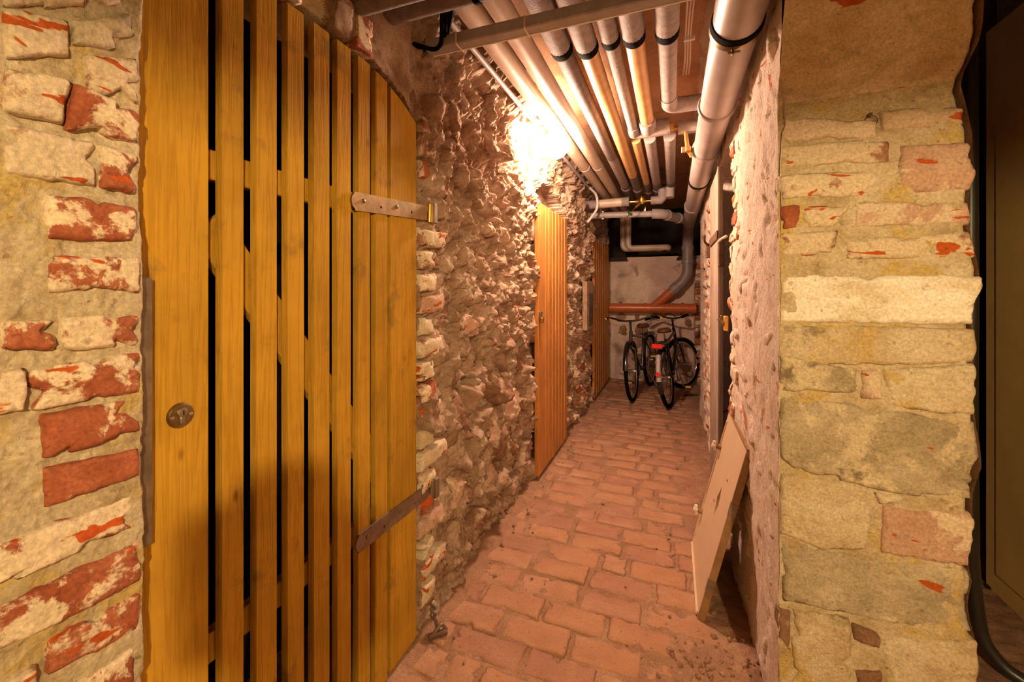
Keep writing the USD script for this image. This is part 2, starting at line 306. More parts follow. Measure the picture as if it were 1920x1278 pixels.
masonry('ceiling_soot', [(0, (.28, .14, .07)), (.5, (.52, .29, .16)), (1, (.66, .42, .27))], (.34, .18, .09), .52, .7, scale=4, bscale=30, bump=.006)
masonry('paver_a', [(0, (.28, .14, .08)), (.5, (.38, .20, .12)), (1, (.48, .28, .18))], (.43, .25, .155), .5, .66, scale=3.5, bscale=60, bump=.0022, stretch=(1.0, 1.8, 1), fine=.2)
masonry('paver_b', [(0, (.24, .12, .08)), (.5, (.34, .175, .115)), (1, (.42, .235, .16))], (.41, .235, .15), .5, .66, scale=3.5, bscale=60, bump=.0022, stretch=(1.0, 1.8, 1), fine=.2)
masonry('dirt', [(0, (.15, .08, .048)), (.5, (.31, .175, .11)), (1, (.43, .26, .165))], (.39, .23, .145), .5, .6, scale=8, bscale=120, bump=.004)
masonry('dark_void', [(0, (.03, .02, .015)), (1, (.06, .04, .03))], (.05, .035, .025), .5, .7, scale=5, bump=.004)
masonry('anteroom_plaster', [(0, (.24, .18, .11)), (1, (.34, .26, .17))], (.3, .24, .15), .5, .7, scale=4, bump=.006)
wood('pine_gold', (.48, .27, .030), (.39, .205, .020), (.16, .07, .006), rough=.75, stain=(.17, .10, .03), spec=.06)
wood('pine_orange', (.55, .24, .06), (.45, .17, .04), (.23, .07, .015), rough=.5)
wood('grey_wood', (.36, .28, .22), (.28, .21, .165), (.15, .10, .075), rough=.8, knots=False)
wood('dark_wood', (.2, .11, .06), (.15, .08, .045), (.08, .04, .025), rough=.8, knots=False)
simple('foam_grey', (.34, .28, .265), .75, noise_amt=.3, nscale=30, bump=.002, bscale=120)
simple('foam_dark', (.17, .13, .125), .75, noise_amt=.35, nscale=30, bump=.002, bscale=120)
simple('jacket_beige', (.60, .47, .36), .38, noise_amt=.15, nscale=14)
simple('jacket_tan', (.64, .37, .15), .45, noise_amt=.2, nscale=14)
simple('pvc_grey', (.39, .335, .32), .42, noise_amt=.14, nscale=9)
simple('pvc_dark', (.24, .20, .195), .42, noise_amt=.14, nscale=9)
simple('pvc_orange', (.50, .12, .03), .33, noise_amt=.15, nscale=9)
simple('duct', (.36, .32, .32), .42, noise_amt=.25, nscale=16)
simple('rubber', (.005, .0045, .0045), .9, spec=.05)
simple('steel', (.60, .58, .55), .3, metal=1, noise_amt=.2, nscale=40)
simple('zinc', (.32, .24, .12), .36, metal=1, noise_amt=.3, nscale=25)
simple('zinc_dull', (.30, .24, .18), .5, metal=.8, noise_amt=.35, nscale=25)
simple('rust', (.16, .09, .055), .8, metal=.3, noise_amt=.4, nscale=30, bump=.002)
simple('brass', (.78, .45, .12), .3, metal=1, noise_amt=.2, nscale=60)
simple('brass_matt', (.70, .42, .13), .45, metal=.6)
simple('green_paint', (.02, .16, .09), .4)
simple('plastic_white', (.74, .70, .64), .4)
simple('plastic_black', (.014, .013, .012), .38)
simple('cable_beige', (.62, .47, .34), .5)
simple('panel_brown', (.74, .52, .22), .38, noise_amt=.12, nscale=5, bump=.0006, bscale=300)
simple('board_cream', (.66, .50, .34), .35, noise_amt=.06, nscale=6)
simple('board_edge', (.30, .17, .07), .5, noise_amt=.3, nscale=20)
simple('blue_paint', (.03, .05, .20), .5)
simple('paint_black', (.010, .009, .009), .22, coat=.6)
simple('chrome', (.75, .73, .70), .14, metal=1)
simple('leather', (.10, .035, .02), .5)
simple('reflector_red', (.75, .02, .015), .15, coat=1)
simple('reflector_yellow', (.95, .50, .03), .25, coat=1)
simple('cobweb', (.55, .40, .30), .9)
M['glow'] = usdkit.material(stage, '/World/Looks/glow', {'e': ('emission', {'color': GLOBE_L, 'strength': GLOBE_S})}, [], surface='e.emission')
M['glow_bulb'] = usdkit.material(stage, '/World/Looks/glow_bulb', {'e': ('emission', {'color': PEND_L, 'strength': PEND_S})}, [], surface='e.emission')

# ================================================================== THE SETTING
XL, XR, YP, YE, ZC = -.864, .268, 1.32, 6.27, 2.50
toL = lambda u, v, w: np.c_[XL + w, u, v]                 # left wall: u = y, v = z
toR = lambda u, v, w: np.c_[XR - w, u, v]                 # right wall
toP = lambda u, v, w: np.c_[u, YP - w, v]                 # pier face: u = x, v = z
toB = lambda u, v, w: np.c_[u, YE - w, v]                 # end wall
toF = lambda u, v, w: np.c_[u, v, w]                      # floor

D1 = (.452, 1.335); D2 = (2.735, 3.53); D3 = (4.88, 6.02)
def q2(u, v, s=0.0): return np.c_[u, v, np.full(len(u), s)]
def arch(u, v, y0, y1, zs, rise):
    """Inside an opening with a segmental arch."""
    m, hw = (y0 + y1) / 2, (y1 - y0) / 2
    return (u > y0) & (u < y1) & (v < zs + rise * np.sqrt(np.clip(1 - ((u - m) / hw) ** 2, 0, 1)))
def d1_top(u):   # the head of the near door: nearly flat, falling away towards the hinges
    return np.interp(u, [.3, .8, 1.0, 1.08, 1.17, 1.25, 1.335], [1.995, 1.995, 1.995, 1.99, 1.972, 1.945, 1.90])
rough_amt = lambda u: np.interp(u, [.2, .46, 1.33, 1.5, 1.8, 3.6, 6], [.35, .35, .5, .75, 1, 1, .7])
def disp_left(u, v):
    p = q2(u, v, 1.3)
    big = (N3(p, 2.1, 3, 3) - .5) * .10
    mid = (N3(p, 7, 4, 5) - .5) * .06
    rg = 1 - np.abs(N3(p, 14, 4, 9) - .5) * 2
    a = rough_amt(u); w = big * .6 + mid + (rg - .8) * .028 + (N3(p, 60, 3, 15) - .5) * .010
    w += np.where(u > 1.3, facets(u, v, .15, 3, .22, .013, .016, .09) + facets(u, v, .048, 5, .32, .006, .008, .12) + facets(u, v, .022, 8, .3, .003), 0)
    pit = -sstep(N3(p + 4, 11, 3, 21), .62, .72) * .025
    lamp = np.exp(-(((u - 2.62) / .22) ** 2 + ((v - 2.20) / .20) ** 2))
    w = a * (w + pit) * (1 - .7 * lamp) - .012 - .02 * lamp - .022 * sstep(u, 1.45, 1.7) * (1 - sstep(u, 2.5, 2.7))
    w += .03 * sstep(u, 1.35, 1.42) * (1 - sstep(u, 1.52, 1.72)) * sstep(v, 1.60, 1.72) * (1 - sstep(v, 2.2, 2.4))
    w += np.clip(v - 2.26, 0, 1) * .55                                   # cove under the ceiling
    w += (u < .456) * ((N3(p, 60, 4, 25) - .5) * .010 + (np.abs(N3(p, 90, 3, 27) - .5) * -2 + .3) * .006)
    w += (.045 - .03 * sstep(v, 1.9, 2.1)) * (1 - sstep(u, .448, .456))    # the near jamb stands proud of the door
    w = np.where((np.abs(u - 1.335) < .03) & (v < 1.95), np.minimum(w, .0), w)
    w -= .03 * (1 - sstep(v, .0, .25)) * 0
    return w
def open_left(u, v):
    o1 = (u > D1[0]) & (u < D1[1]) & (v < d1_top(u) + .015)
    o2 = arch(u, v, D2[0] + .01, D2[1] - .02, 1.82, .25); o3 = arch(u, v, D3[0] + .02, D3[1] - .02, 1.82, .25)
    return o1, o2, o3
def disp_left_open(u, v):
    w = disp_left(u, v); o1, o2, o3 = open_left(u, v)
    w = np.where(o1, -.16, w); w = np.where(o2, -.11 + (N3(q2(u, v), 3, 3, 2) - .5) * .006, w); w = np.where(o3, -.12, w)
    return w
wall_l = thing('wall_left', 'long rubble and brick left wall of the passage with three slatted doors', 'wall', kind='structure')
us = np.unique(np.round(np.r_[np.arange(-1.9, .25, .05), np.arange(.25, .46, .0035), np.arange(.46, 1.34, .012), np.arange(1.33, 2.75, .0065), np.arange(2.75, 4.9, .010), np.arange(4.9, 6.28, .018)], 4))
vs = np.unique(np.round(np.r_[np.arange(-.02, .6, .009), np.arange(.6, 2.3, .0075), np.arange(2.3, 2.52, .012), 2.54], 4))
def keepL(u, v): o1 = open_left(u, v)[0]; return ~(o1 & (u > D1[0] + .012) & (u < D1[1] - .012) & (v < d1_top(u) - .006)) 
mL = hfield(us, vs, toL, disp_left_open, keepL)
# two meshes: the near jamb is bedded in yellow lime, the passage in a greyer one
def split(m, axis, at):
    v, f = m; c = v[f].mean(1)[:, axis]; out = []
    for sel in (c < at, c >= at):
        g = f[sel]; uu = np.unique(g); mp = np.full(len(v), -1); mp[uu] = np.arange(len(uu)); out.append((v[uu], mp[g]))
    return out
ma, mb = split(mL, 1, .9)
part('mortar', ma, 'mortar_yellow', wall_l, True)
part('mortar', mb, 'mortar_corridor', wall_l, True)

# --- bricks of the near jamb, measured course by course
S = 1.0
jamb = [  # (corners in the photograph's pixels TL TR BR BL, material)
    ([(128, 40), (236, 30), (240, 92), (132, 92)], 'stone_grey'), ([(0, -40), (236, -60), (240, 10), (0, 20)], 'brick_limed'),
    ([(150, 106), (250, 114), (253, 196), (160, 172)], 'brick_limed'), ([(0, 20), (120, 40), (118, 110), (0, 112)], 'brick_limed'),
    ([(0, 128), (124, 154), (112, 234), (0, 208)], 'brick_limed'), ([(130, 160), (252, 204), (249, 268), (118, 240)], 'brick_half'),
    ([(0, 236), (170, 268), (170, 350), (0, 328)], 'brick_limed'), ([(178, 272), (248, 290), (246, 364), (178, 352)], 'brick_half'),
    ([(78, 366), (246, 388), (238, 452), (78, 446)], 'brick_bare'), ([(78, 478), (251, 484), (249, 550), (80, 546)], 'brick_half'),
    ([(0, 600), (98, 596), (98, 655), (0, 655)], 'brick_half'), ([(106, 594), (250, 584), (251, 645), (106, 655)], 'brick_half'),
    ([(45, 690), (250, 658), (250, 734), (50, 768)], 'brick_half'), ([(-60, 700), (36, 690), (40, 768), (-60, 788)], 'brick_half'),
    ([(74, 776), (252, 742), (253, 808), (72, 858)], 'brick_bare'), ([(68, 876), (254, 838), (253, 888), (74, 950)], 'brick_bare'),
    ([(-40, 1026), (247, 922), (248, 984), (-40, 1108)], 'brick_half'), ([(-40, 1150), (251, 1006), (250, 1084), (-40, 1230)], 'brick_half'),
    ([(78, 1198), (250, 1106), (248, 1174), (80, 1262)], 'brick_half'), ([(128, 1282), (243, 1202), (243, 1290), (130, 1350)], 'brick_half'),
    ([(-60, 1300), (60, 1240), (66, 1330), (-60, 1390)], 'brick_limed')]
wjam = lambda u, v: disp_left(u, v) * .35 + .030
for i, (q, mt) in enumerate(jamb):
    P = [onX(x, y, -.838)[1:] for x, y in q]
    m = slab(P, toL, lambda u, v: wjam(np.clip(u, 0, .44), v) - .004, height=.009, edge=.0045, spacing=.0045, depth=.04, rough=.0042, wob=.0045, seed=100 + i, nscale=42, tilt=.05, facet=.12, chipped=.02)
    if m is not None: part('brick', m, mt, wall_l, True)
# --- brick quoins beside the near door's hinges
Z0 = .12
for k in range(22):
    z = Z0 + k * .0835
    if z > 1.88: break
    ln = (.105, .20, .085, .17, .12)[k % 5]; mt = ('brick_limed', 'stone_sand', 'brick_half', 'brick_limed', 'stone_pink')[(k * 3) % 5]
    y1 = 1.348 + ln
    if 1.50 < z < 1.63: continue
    m = slab([(1.347, z), (y1, z + .006), (y1 - .006, z + .068), (1.347, z + .066)], toL, lambda u, v: np.full(len(u), -.004), height=.010, edge=.006, spacing=.008, depth=.05, rough=.007, wob=.007, seed=200 + k, nscale=34, tilt=.08, facet=.25, chipped=.03)
    if m is not None: part('brick', m, mt, wall_l, True)
# --- brick-on-edge arch over the near door
for k in (3, 4, 6):
    a = 1.335 - k * .088; zb = float(d1_top(np.array([a - .035]))[0]) + .012; sl = float(d1_top(np.array([a]))[0] - d1_top(np.array([a - .07]))[0])
    m = slab([(a, zb + sl), (a - .074, zb), (a - .074 + .02, zb + .115), (a + .01, zb + .12 + sl)], toL, lambda u, v: np.full(len(u), .0), height=.001, edge=.006, spacing=.010, depth=.05, rough=.006, wob=.008, seed=240 + k, tilt=.06, facet=.3, chipped=.03)
    if m is not None: part('brick', m, ('brick_half', 'mortar_corridor', 'stone_brown')[k % 3], wall_l, True)
# --- rubble stones of the passage wall
def cells(y0, y1, z0, z1, s, seed, aspect=1.5):
    r = np.random.default_rng(seed); pts = []
    ny, nz = int((y1 - y0) / (s * aspect)) + 3, int((z1 - z0) / s) + 3
    for i in range(ny):
        for j in range(nz): pts.append((y0 + (i - 1 + r.random() * .9) * s * aspect, z0 + (j - 1 + r.random() * .9) * s))
    vor = Voronoi(np.array(pts) * [1 / aspect, 1]); frame = shapely.box(y0, z0, y1, z1); out = []
    for reg in vor.point_region:
        ix = vor.regions[reg]
        if -1 in ix or not ix: continue
        pg = Polygon(vor.vertices[ix] * [aspect, 1])
        if frame.contains(pg.centroid): out.append(pg.intersection(frame))
    return out, r
def rubble(parent, to3, disp, y0, y1, z0, z1, s, seed, mats, frac=.6, avoid=None, name='stone', hmax=.028, sp=.013, aspect=1.4, emb=.016, facet=.9, rough=.012):
    cs, r = cells(y0, y1, z0, z1, s, seed, aspect)
    for k, pg in enumerate(cs):
        if r.random() > frac: continue
        pg = pg.buffer(-(.006 + .012 * r.random()))
        if pg.is_empty or pg.geom_type != 'Polygon' or pg.area < .0012: continue
        if avoid is not None and avoid(pg): continue
        c = np.array(pg.centroid.coords[0]); wc = float(disp(np.array([c[0]]), np.array([c[1]]))[0])
        ub = lambda u, v, wc=wc: .5 * disp(u, v) + .5 * wc - emb
        m = slab(pg, to3, ub, height=emb + hmax * (.3 + .7 * r.random()), edge=.009, spacing=sp, depth=.03, rough=rough, wob=.009, seed=seed + k, nscale=24, tilt=.3, facet=facet, chipped=.012)
        if m is not None: part(name, m, mats[int(r.integers(len(mats)))], parent, True)
av = lambda pg: (pg.bounds[0] < 1.56 and pg.centroid.y < 1.95) or pg.bounds[2] > D2[0] - .005
rubble(wall_l, toL, disp_left, 1.40, 2.72, .02, .98, .17, 1000, ['stone_rubble', 'stone_brown', 'mortar_corridor', 'stone_brown', 'stone_pink'], .75, av, sp=.012, hmax=.035, aspect=1.3)
rubble(wall_l, toL, disp_left, 1.36, 2.74, .98, 2.22, .11, 1400, ['mortar_corridor', 'mortar_corridor', 'stone_rubble', 'mortar_corridor', 'mortar_corridor', 'stone_pink'], .5, av, sp=.0095, hmax=.026)
av2 = lambda pg: pg.bounds[0] < D2[1] - .01 or pg.bounds[2] > D3[0] or (pg.intersects(shapely.box(4.15, .85, 4.75, 1.42)))
rubble(wall_l, toL, disp_left, 3.52, 4.88, .05, 2.15, .10, 3000, ['stone_brown', 'brick_half', 'stone_rubble', 'stone_pink'], .5, av2, sp=.02, aspect=1.9)

# --- end wall: limewashed plaster above, stones below, a black void over it
wall_b = thing('wall_back', 'end wall of the passage with stained plaster over rough stones', 'wall', kind='structure')
disp_b = lambda u, v: (N3(q2(u, v, 7), 3, 4, 31) - .5) * .03 + (N3(q2(u, v, 7), 20, 3, 33) - .5) * .012 * (v < .98)
ZB = 1.74
part('plaster', hfield(np.arange(-1.25, .46, .02), np.arange(-.02, ZB + .02, .02), toB, disp_b), 'plaster_back', wall_b, True)
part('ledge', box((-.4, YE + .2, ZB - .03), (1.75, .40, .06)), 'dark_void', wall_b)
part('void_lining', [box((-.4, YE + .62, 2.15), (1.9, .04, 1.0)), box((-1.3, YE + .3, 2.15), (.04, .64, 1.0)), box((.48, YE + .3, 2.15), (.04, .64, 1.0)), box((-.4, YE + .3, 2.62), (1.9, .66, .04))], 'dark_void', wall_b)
rubble(wall_b, toB, disp_b, -.86, .27, .02, .96, .19, 5000, ['stone_brown', 'stone_rubble', 'plaster_back'], .75, None, sp=.03, hmax=.02, aspect=1.5)
part('mortar', box((.36, YE + .0, .84), (.19, .06, 1.70)), 'mortar_corridor', wall_b)
for k in range(19):   # brick pilaster at the right end
    z = .03 + k * .085
    m = slab([(.275, z), (.40, z), (.40, z + .07), (.275, z + .07)], toB, 0.03, height=.02, edge=.01, spacing=.02, depth=.06, rough=.004, wob=.004, seed=5300 + k)
    part('brick', m, ('brick_half', 'brick_limed', 'brick_bare', 'stone_brown')[(k * 5) % 4], wall_b, True)

# --- right wall of the passage: near stretch, door opening, far stretch, then a shallow recess
D4 = (2.375, 3.20)
def disp_right(u, v):
    p = q2(u, v, 4.4)
    w = (N3(p, 2.3, 3, 41) - .5) * .07 + (N3(p, 9, 4, 43) - .5) * .05 + (N3(p, 44, 3, 45) - .5) * .012 - .004
    w -= sstep(N3(p + 7, 12, 3, 47), .62, .74) * .02
    w *= .75 * (1 - .6 * (1 - sstep(u, 1.32, 1.42)))
    w += np.clip(v - 2.12, 0, 1) * .35
    return w
wall_r = thing('wall_right', 'rough limewashed brick right wall of the passage facing the globe lamp', 'wall', kind='structure')
def dr_open(u, v):
    o = (u > D4[0]) & (u < D4[1]) & (v < 2.03)
    return np.where(o, -.34, disp_right(u, v))
part('mortar', hfield(np.unique(np.round(np.r_[np.arange(1.315, 2.45, .008), np.arange(2.45, 4.93, .014)], 4)), np.arange(-.02, 2.56, .0105), toR, dr_open), 'mortar_right', wall_r, True)
part('return', box((.268 + .13, 4.94, 1.25), (.25, .03, 2.6)), 'mortar_right', wall_r)
part('recess', hfield(np.arange(4.93, 6.35, .03), np.arange(-.02, 2.56, .03), lambda u, v, w: np.c_[.43 - w, u, v], lambda u, v: (N3(q2(u, v, 2), 5, 4, 3) - .5) * .03), 'mortar_right', wall_r, True)
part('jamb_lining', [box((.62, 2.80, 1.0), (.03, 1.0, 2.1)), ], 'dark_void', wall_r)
for k in range(24):   # torn brick ends along the near jamb of the side door
    z = .02 + k * .0835
    ln = (.16, .07, .21, .11)[k % 4]
    m = slab([(D4[0] - .004, z), (D4[0] - ln, z), (D4[0] - ln, z + .068), (D4[0] - .004, z + .068)], toR, disp_right, height=.008, edge=.006, spacing=.013, depth=.05, rough=.006, wob=.007, seed=5600 + k, tilt=.08, chipped=.02)
    part('brick', m, ('brick_limed', 'mortar_right', 'brick_half', 'brick_limed', 'brick_half')[(k * 3) % 5], wall_r, True)
for k in range(23):   # and beyond the side door
    z = .05 + k * .0835
    for j in range(4):
        y = 3.23 + j * .27 + (k % 2) * .13
        if (k * 7 + j * 3) % 5 < 2: continue
        m = slab([(y, z), (y + .24, z), (y + .24, z + .068), (y, z + .068)], toR, -.006, height=.02, edge=.014, spacing=.03, depth=.05, rough=.006, wob=.006, seed=5800 + k * 4 + j, tilt=.05)
        part('brick', m, ('brick_limed', 'mortar_right', 'brick_half')[(k + j) % 3], wall_r, True)
rubble(wall_r, toR, disp_right, 1.33, 2.2, .05, 2.1, .10, 6100, ['mortar_right'], .4, None, sp=.014, hmax=.006, aspect=1.5, emb=.012, rough=.007)

# --- pier facing the camera, and the springing of the vault above it
wall_p = thing('wall_front', 'broad stone and brick pier face beside the passage mouth, under a plastered vault springing', 'wall', kind='structure')
PX0, PX1 = .268, .662
def lean(v): return np.clip(v - 1.78, 0, 2) ** 1.5 * .62                 # the vault leans towards the room
def edge_in(u): return -.012 * (1 - sstep(u, PX0, PX0 + .02)) - .03 * sstep(u, PX1 - .012, PX1)
def disp_p(u, v):
    p = q2(u, v, 9)
    return ((N3(p, 3, 3, 51) - .5) * .03 + (N3(p, 12, 4, 53) - .5) * .016 + (N3(p, 50, 3, 55) - .5) * .006) * (1 + .8 * (v > 1.7)) - .0015 + lean(v) - np.clip((u - PX1 + .018) / .018, 0, 1.2) ** 2 * .03
right_edge = lambda v: (N3(np.c_[np.zeros_like(v), v, v * 0], 9, 4, 77) - .5) * .034 - .02 * np.exp(-((v - 1.78) / .07) ** 2)
def toPe(u, v, w):
    t = (u - PX0) / (PX1 - PX0); return np.c_[u + t * t * right_edge(v), YP - w, v]
part('mortar', hfield(np.arange(PX0 - .004, PX1 + .001, .0048), np.arange(-.02, 1.80, .0052), toPe, disp_p), 'mortar_yellow', wall_p, True)
part('vault_plaster', hfield(np.arange(PX0 - .004, PX1 + .001, .006), np.arange(1.795, 2.56, .006), toPe, disp_p), 'plaster_pier', wall_p, True)
part('flank', hfield(np.arange(0, 2.0, .03), np.arange(-.02, 2.56, .03), lambda u, v, w: np.c_[PX1 - .001 - w + right_edge(v), YP + u - lean(v), v], lambda u, v: (N3(q2(u, v, 5), 6, 4, 3) - .5) * .03 * sstep(u, 0, .1)), 'stone_brown', wall_p, True)
z7 = lambda x, y: (1440 + x / 2.6625, 180 + y / 2.6625)
z8 = lambda x, y: (1440 + x / 2.0025, 640 + y / 2.0025)
pier = [
    (z7, [(66, 95), (560, 110), (556, 205), (66, 222)], 'plaster_pier'), (z7, [(580, 60), (1000, 50), (1010, 135), (590, 165)], 'plaster_pier'),
    (z7, [(62, 236), (615, 215), (618, 326), (62, 350)], 'brick_limed'), (z7, [(668, 238), (1012, 232), (1008, 470), (720, 474), (660, 440)], 'stone_pink'),
    (z7, [(62, 388), (612, 372), (600, 496), (62, 506)], 'brick_limed'), (z7, [(68, 546), (162, 544), (156, 664), (70, 664)], 'brick_bare'),
    (z7, [(172, 546), (420, 540), (330, 655), (172, 660)], 'brick_limed'), (z7, [(440, 532), (998, 526), (996, 642), (440, 652)], 'stone_pink'),
    (z7, [(66, 678), (345, 672), (338, 790), (66, 802)], 'brick_limed'), (z7, [(384, 706), (1000, 678), (1004, 806), (384, 814)], 'brick_limed'),
    (z7, [(66, 890), (1005, 900), (1012, 1140), (66, 1128)], 'stone_white'), (z7, [(66, 1140), (560, 1148), (1012, 1165), (1014, 1330), (700, 1345), (66, 1345)], 'stone_sand'),
    (z8, [(46, 52), (346, 108), (340, 200), (46, 188)], 'stone_grey'), (z8, [(352, 110), (424, 108), (436, 215), (356, 218)], 'stone_pink'), (z8, [(432, 100), (764, 88), (738, 190), (752, 278), (620, 266), (470, 246)], 'stone_sand'),
    (z8, [(46, 208), (480, 258), (754, 306), (762, 600), (560, 584), (330, 540), (100, 482), (50, 440)], 'stone_grey'),
    (z8, [(48, 500), (392, 556), (398, 660), (380, 790), (220, 790), (48, 730)], 'stone_sand'), (z8, [(440, 626), (748, 648), (742, 850), (640, 840), (560, 820), (440, 806)], 'stone_pink'),
    (z8, [(405, 570), (530, 578), (520, 606), (430, 612)], 'stone_sand'),
    (z8, [(48, 760), (400, 824), (724, 868), (750, 1012), (744, 1098), (560, 1090), (340, 1030), (60, 974)], 'stone_grey'),
    (z8, [(94, 1004), (312, 1050), (320, 1140), (300, 1400), (94, 1400)], 'stone_sand'), (z8, [(318, 1062), (436, 1122), (430, 1170), (318, 1120)], 'stone_brown'),
    (z8, [(440, 1120), (744, 1122), (752, 1400), (440, 1400)], 'stone_sand'), (z8, [(36, 1006), (84, 1014), (92, 1190), (40, 1130)], 'stone_brown'), (z8, [(330, 1244), (426, 1236), (424, 1400), (330, 1400)], 'stone_brown')]
for i, (zz, q, mt) in enumerate(pier):
    P = [(lambda p: (PX1 + .001 if p[0] > PX1 - .03 else p[0], p[2]))(onY(*zz(x, y), YP - .006)) for x, y in q]
    nm = 'brick' if mt.startswith('brick') else 'stone'
    m = slab(P, toPe, lambda u, v: lean(v) - .0015 + (N3(q2(u, v, 9), 3, 3, 51) - .5) * .028, height=.009, edge=.0045, spacing=.0065, depth=.03, rough=.0062, wob=.0055, seed=400 + i, nscale=30, tilt=.04, facet=.10, chipped=.012)
    if m is not None: part(nm, m, mt, wall_p, True)

# --- anteroom shell to the right and behind the camera
wall_n = thing('wall_niche', 'plain plastered wall behind the brown panel at the right edge', 'wall', kind='structure')
part('plaster', box((1.363, .29, 1.3), (.12, 4.34, 2.7), bev=.006), 'anteroom_plaster', wall_n)
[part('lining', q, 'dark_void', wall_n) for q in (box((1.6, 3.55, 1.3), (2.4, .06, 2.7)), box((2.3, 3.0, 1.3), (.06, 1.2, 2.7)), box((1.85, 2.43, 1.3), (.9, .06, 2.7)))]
wall_k = single('wall_rear', box((.2, -1.93, 1.3), (2.4, .06, 2.7)), 'anteroom_plaster', 'plastered wall closing the anteroom behind the viewpoint', 'wall', kind='structure')
ceil = thing('ceiling', 'soot-brown ceiling above the rows of pipes', 'ceiling', kind='structure')
toC = lambda u, v, w: np.c_[u, v, ZC - w]
part('soffit', hfield(np.arange(-1.3, .70, .02), np.arange(-1.95, 6.95, .03), toC, lambda u, v: (N3(q2(u, v, 3), 4, 4, 61) - .5) * .04), 'ceiling_soot', ceil, True)
part('soffit', hfield(np.arange(.68, 2.4, .05), np.arange(-1.95, 3.6, .05), lambda u, v, w: np.c_[u, v, 2.60 - w], lambda u, v: (N3(q2(u, v, 3), 4, 4, 63) - .5) * .03), 'anteroom_plaster', ceil, True)
store = thing('wall_storage', 'dark walls of the storage room behind the near slatted door', 'wall', kind='structure')
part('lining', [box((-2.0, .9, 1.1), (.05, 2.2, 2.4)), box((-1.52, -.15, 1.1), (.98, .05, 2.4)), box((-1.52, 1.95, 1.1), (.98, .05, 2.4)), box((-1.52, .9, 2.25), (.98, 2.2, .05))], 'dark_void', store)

# --- floor: bricks laid across the passage on a bed of dirt
floor = thing('floor', 'worn brick paving of the passage, dusty, with loose dirt at the near right', 'floor', kind='structure')
def disp_f(u, v):
    p = np.c_[u, v, np.zeros(len(u))]
    heap = np.exp(-(((u - .25) / .35) ** 2 + ((v - 1.55) / .22) ** 2)) * .016 + .012 * sstep(u, .10, .25)
    return (N3(p, 5, 4, 71) - .5) * .012 + (N3(p, 40, 3, 73) - .5) * .006 * (1 + 2 * heap / .016) - .002 + heap + .02 * (1 - sstep(u, XL - .02, XL + .07)) 
part('bed', hfield(np.unique(np.round(np.r_[np.arange(-1.3, -.9, .04), np.arange(-.9, .5, .009), np.arange(.5, 2.35, .03)], 4)), np.unique(np.round(np.r_[np.arange(-1.95, 1.1, .05), np.arange(1.1, 2.6, .009), np.arange(2.6, 6.4, .02)], 4)), toF, disp_f), 'dirt', floor, True)
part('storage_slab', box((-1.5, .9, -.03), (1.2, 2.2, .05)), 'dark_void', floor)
r = np.random.default_rng(81); y = .98; k = 0; npav = 0
while y < 6.2:
    dep = .108 + r.random() * .022
    x = XL + .02 - r.random() * .22
    while x < XR + .1:
        ln = .235 + r.random() * .05 if r.random() > .15 else .12
        x0, x1 = max(x, XL + .012), min(x + ln, XR + .0 if y < 4.9 else .40)
        if x1 - x0 > .05 and npav < 296:
            sk = (r.random(4) - .5) * .008; yo = .022 * math.sin(y * 2.1) + .01 * (r.random() - .5)
            near = y < 2.6
            q = [(x0 + .004, y + yo + sk[0] - .02 * (x0 - XL)), (x1 - .004, y + yo + sk[1] - .02 * (x1 - XL)), (x1 - .004, y + yo + dep + sk[2] - .02 * (x1 - XL)), (x0 + .004, y + yo + dep + sk[3] - .02 * (x0 - XL))]
            m = slab(q, toF, -.006 + (r.random() - .5) * .006, height=.009, edge=.006, spacing=.013 if near else .03, depth=.03, rough=.0026, wob=.006 if near else .004, seed=7000 + npav, nscale=16, tilt=.035, chipped=.02 if near else 0)
            if m is not None: part('paver', m, ('paver_a', 'paver_b', 'paver_a')[int(r.integers(3))], floor, True); npav += 1
        x += ln + .006
    y += dep + .008 + r.random() * .004
gr = []
r = np.random.default_rng(5)
for k in range(420):   # crumbs of mortar and brick
    if k < 300: x, yy = .22 + r.normal() * .16, 1.52 + r.normal() * .14
    elif k < 360: x, yy = XL + .05 + abs(r.normal()) * .05, 1.3 + r.random() * 4
    else: x, yy = XL + .1 + r.random() * 1.0, 1.2 + r.random() * 4.5
    s = .0025 + abs(r.normal()) * .004; m = trimesh.creation.icosphere(0, s); m.vertices *= .6 + r.random((12, 3)) * .8
    zz = float(disp_f(np.array([x]), np.array([yy]))[0]); m.apply_translation((x, yy, max(zz, .003 if k > 300 else zz) + s * .4)); gr.append(m)
part('crumbs', gr, 'dirt', floor, False, kind='stuff')

# ================================================================== DOORS
def door_slats(name, label, y0, y1, zt, x, wide, pitch, front, mat, proud=.0):
    d = thing(name, label, 'door', kind='structure')
    part('board', box((x + .014, y0 + wide / 2, zt / 2 + .02), (.028, wide, zt - .04), bev=.003), mat, d, 30)
    y = y0 + wide + (pitch - front) * .5; k = 0
    while y + front < y1 + .005:
        part('slat', box((x + .014, y + front / 2, zt / 2 + .02 + .004 * math.sin(k * 2.3)), (.030, front, zt - .04), bev=.003), mat, d, 30); y += pitch; k += 1
    for z in (.35, 1.45): part('rail', box((x - .014, (y0 + y1) / 2, z), (.026, y1 - y0 - .16, .08), bev=.003), mat, d, 30)
    return d
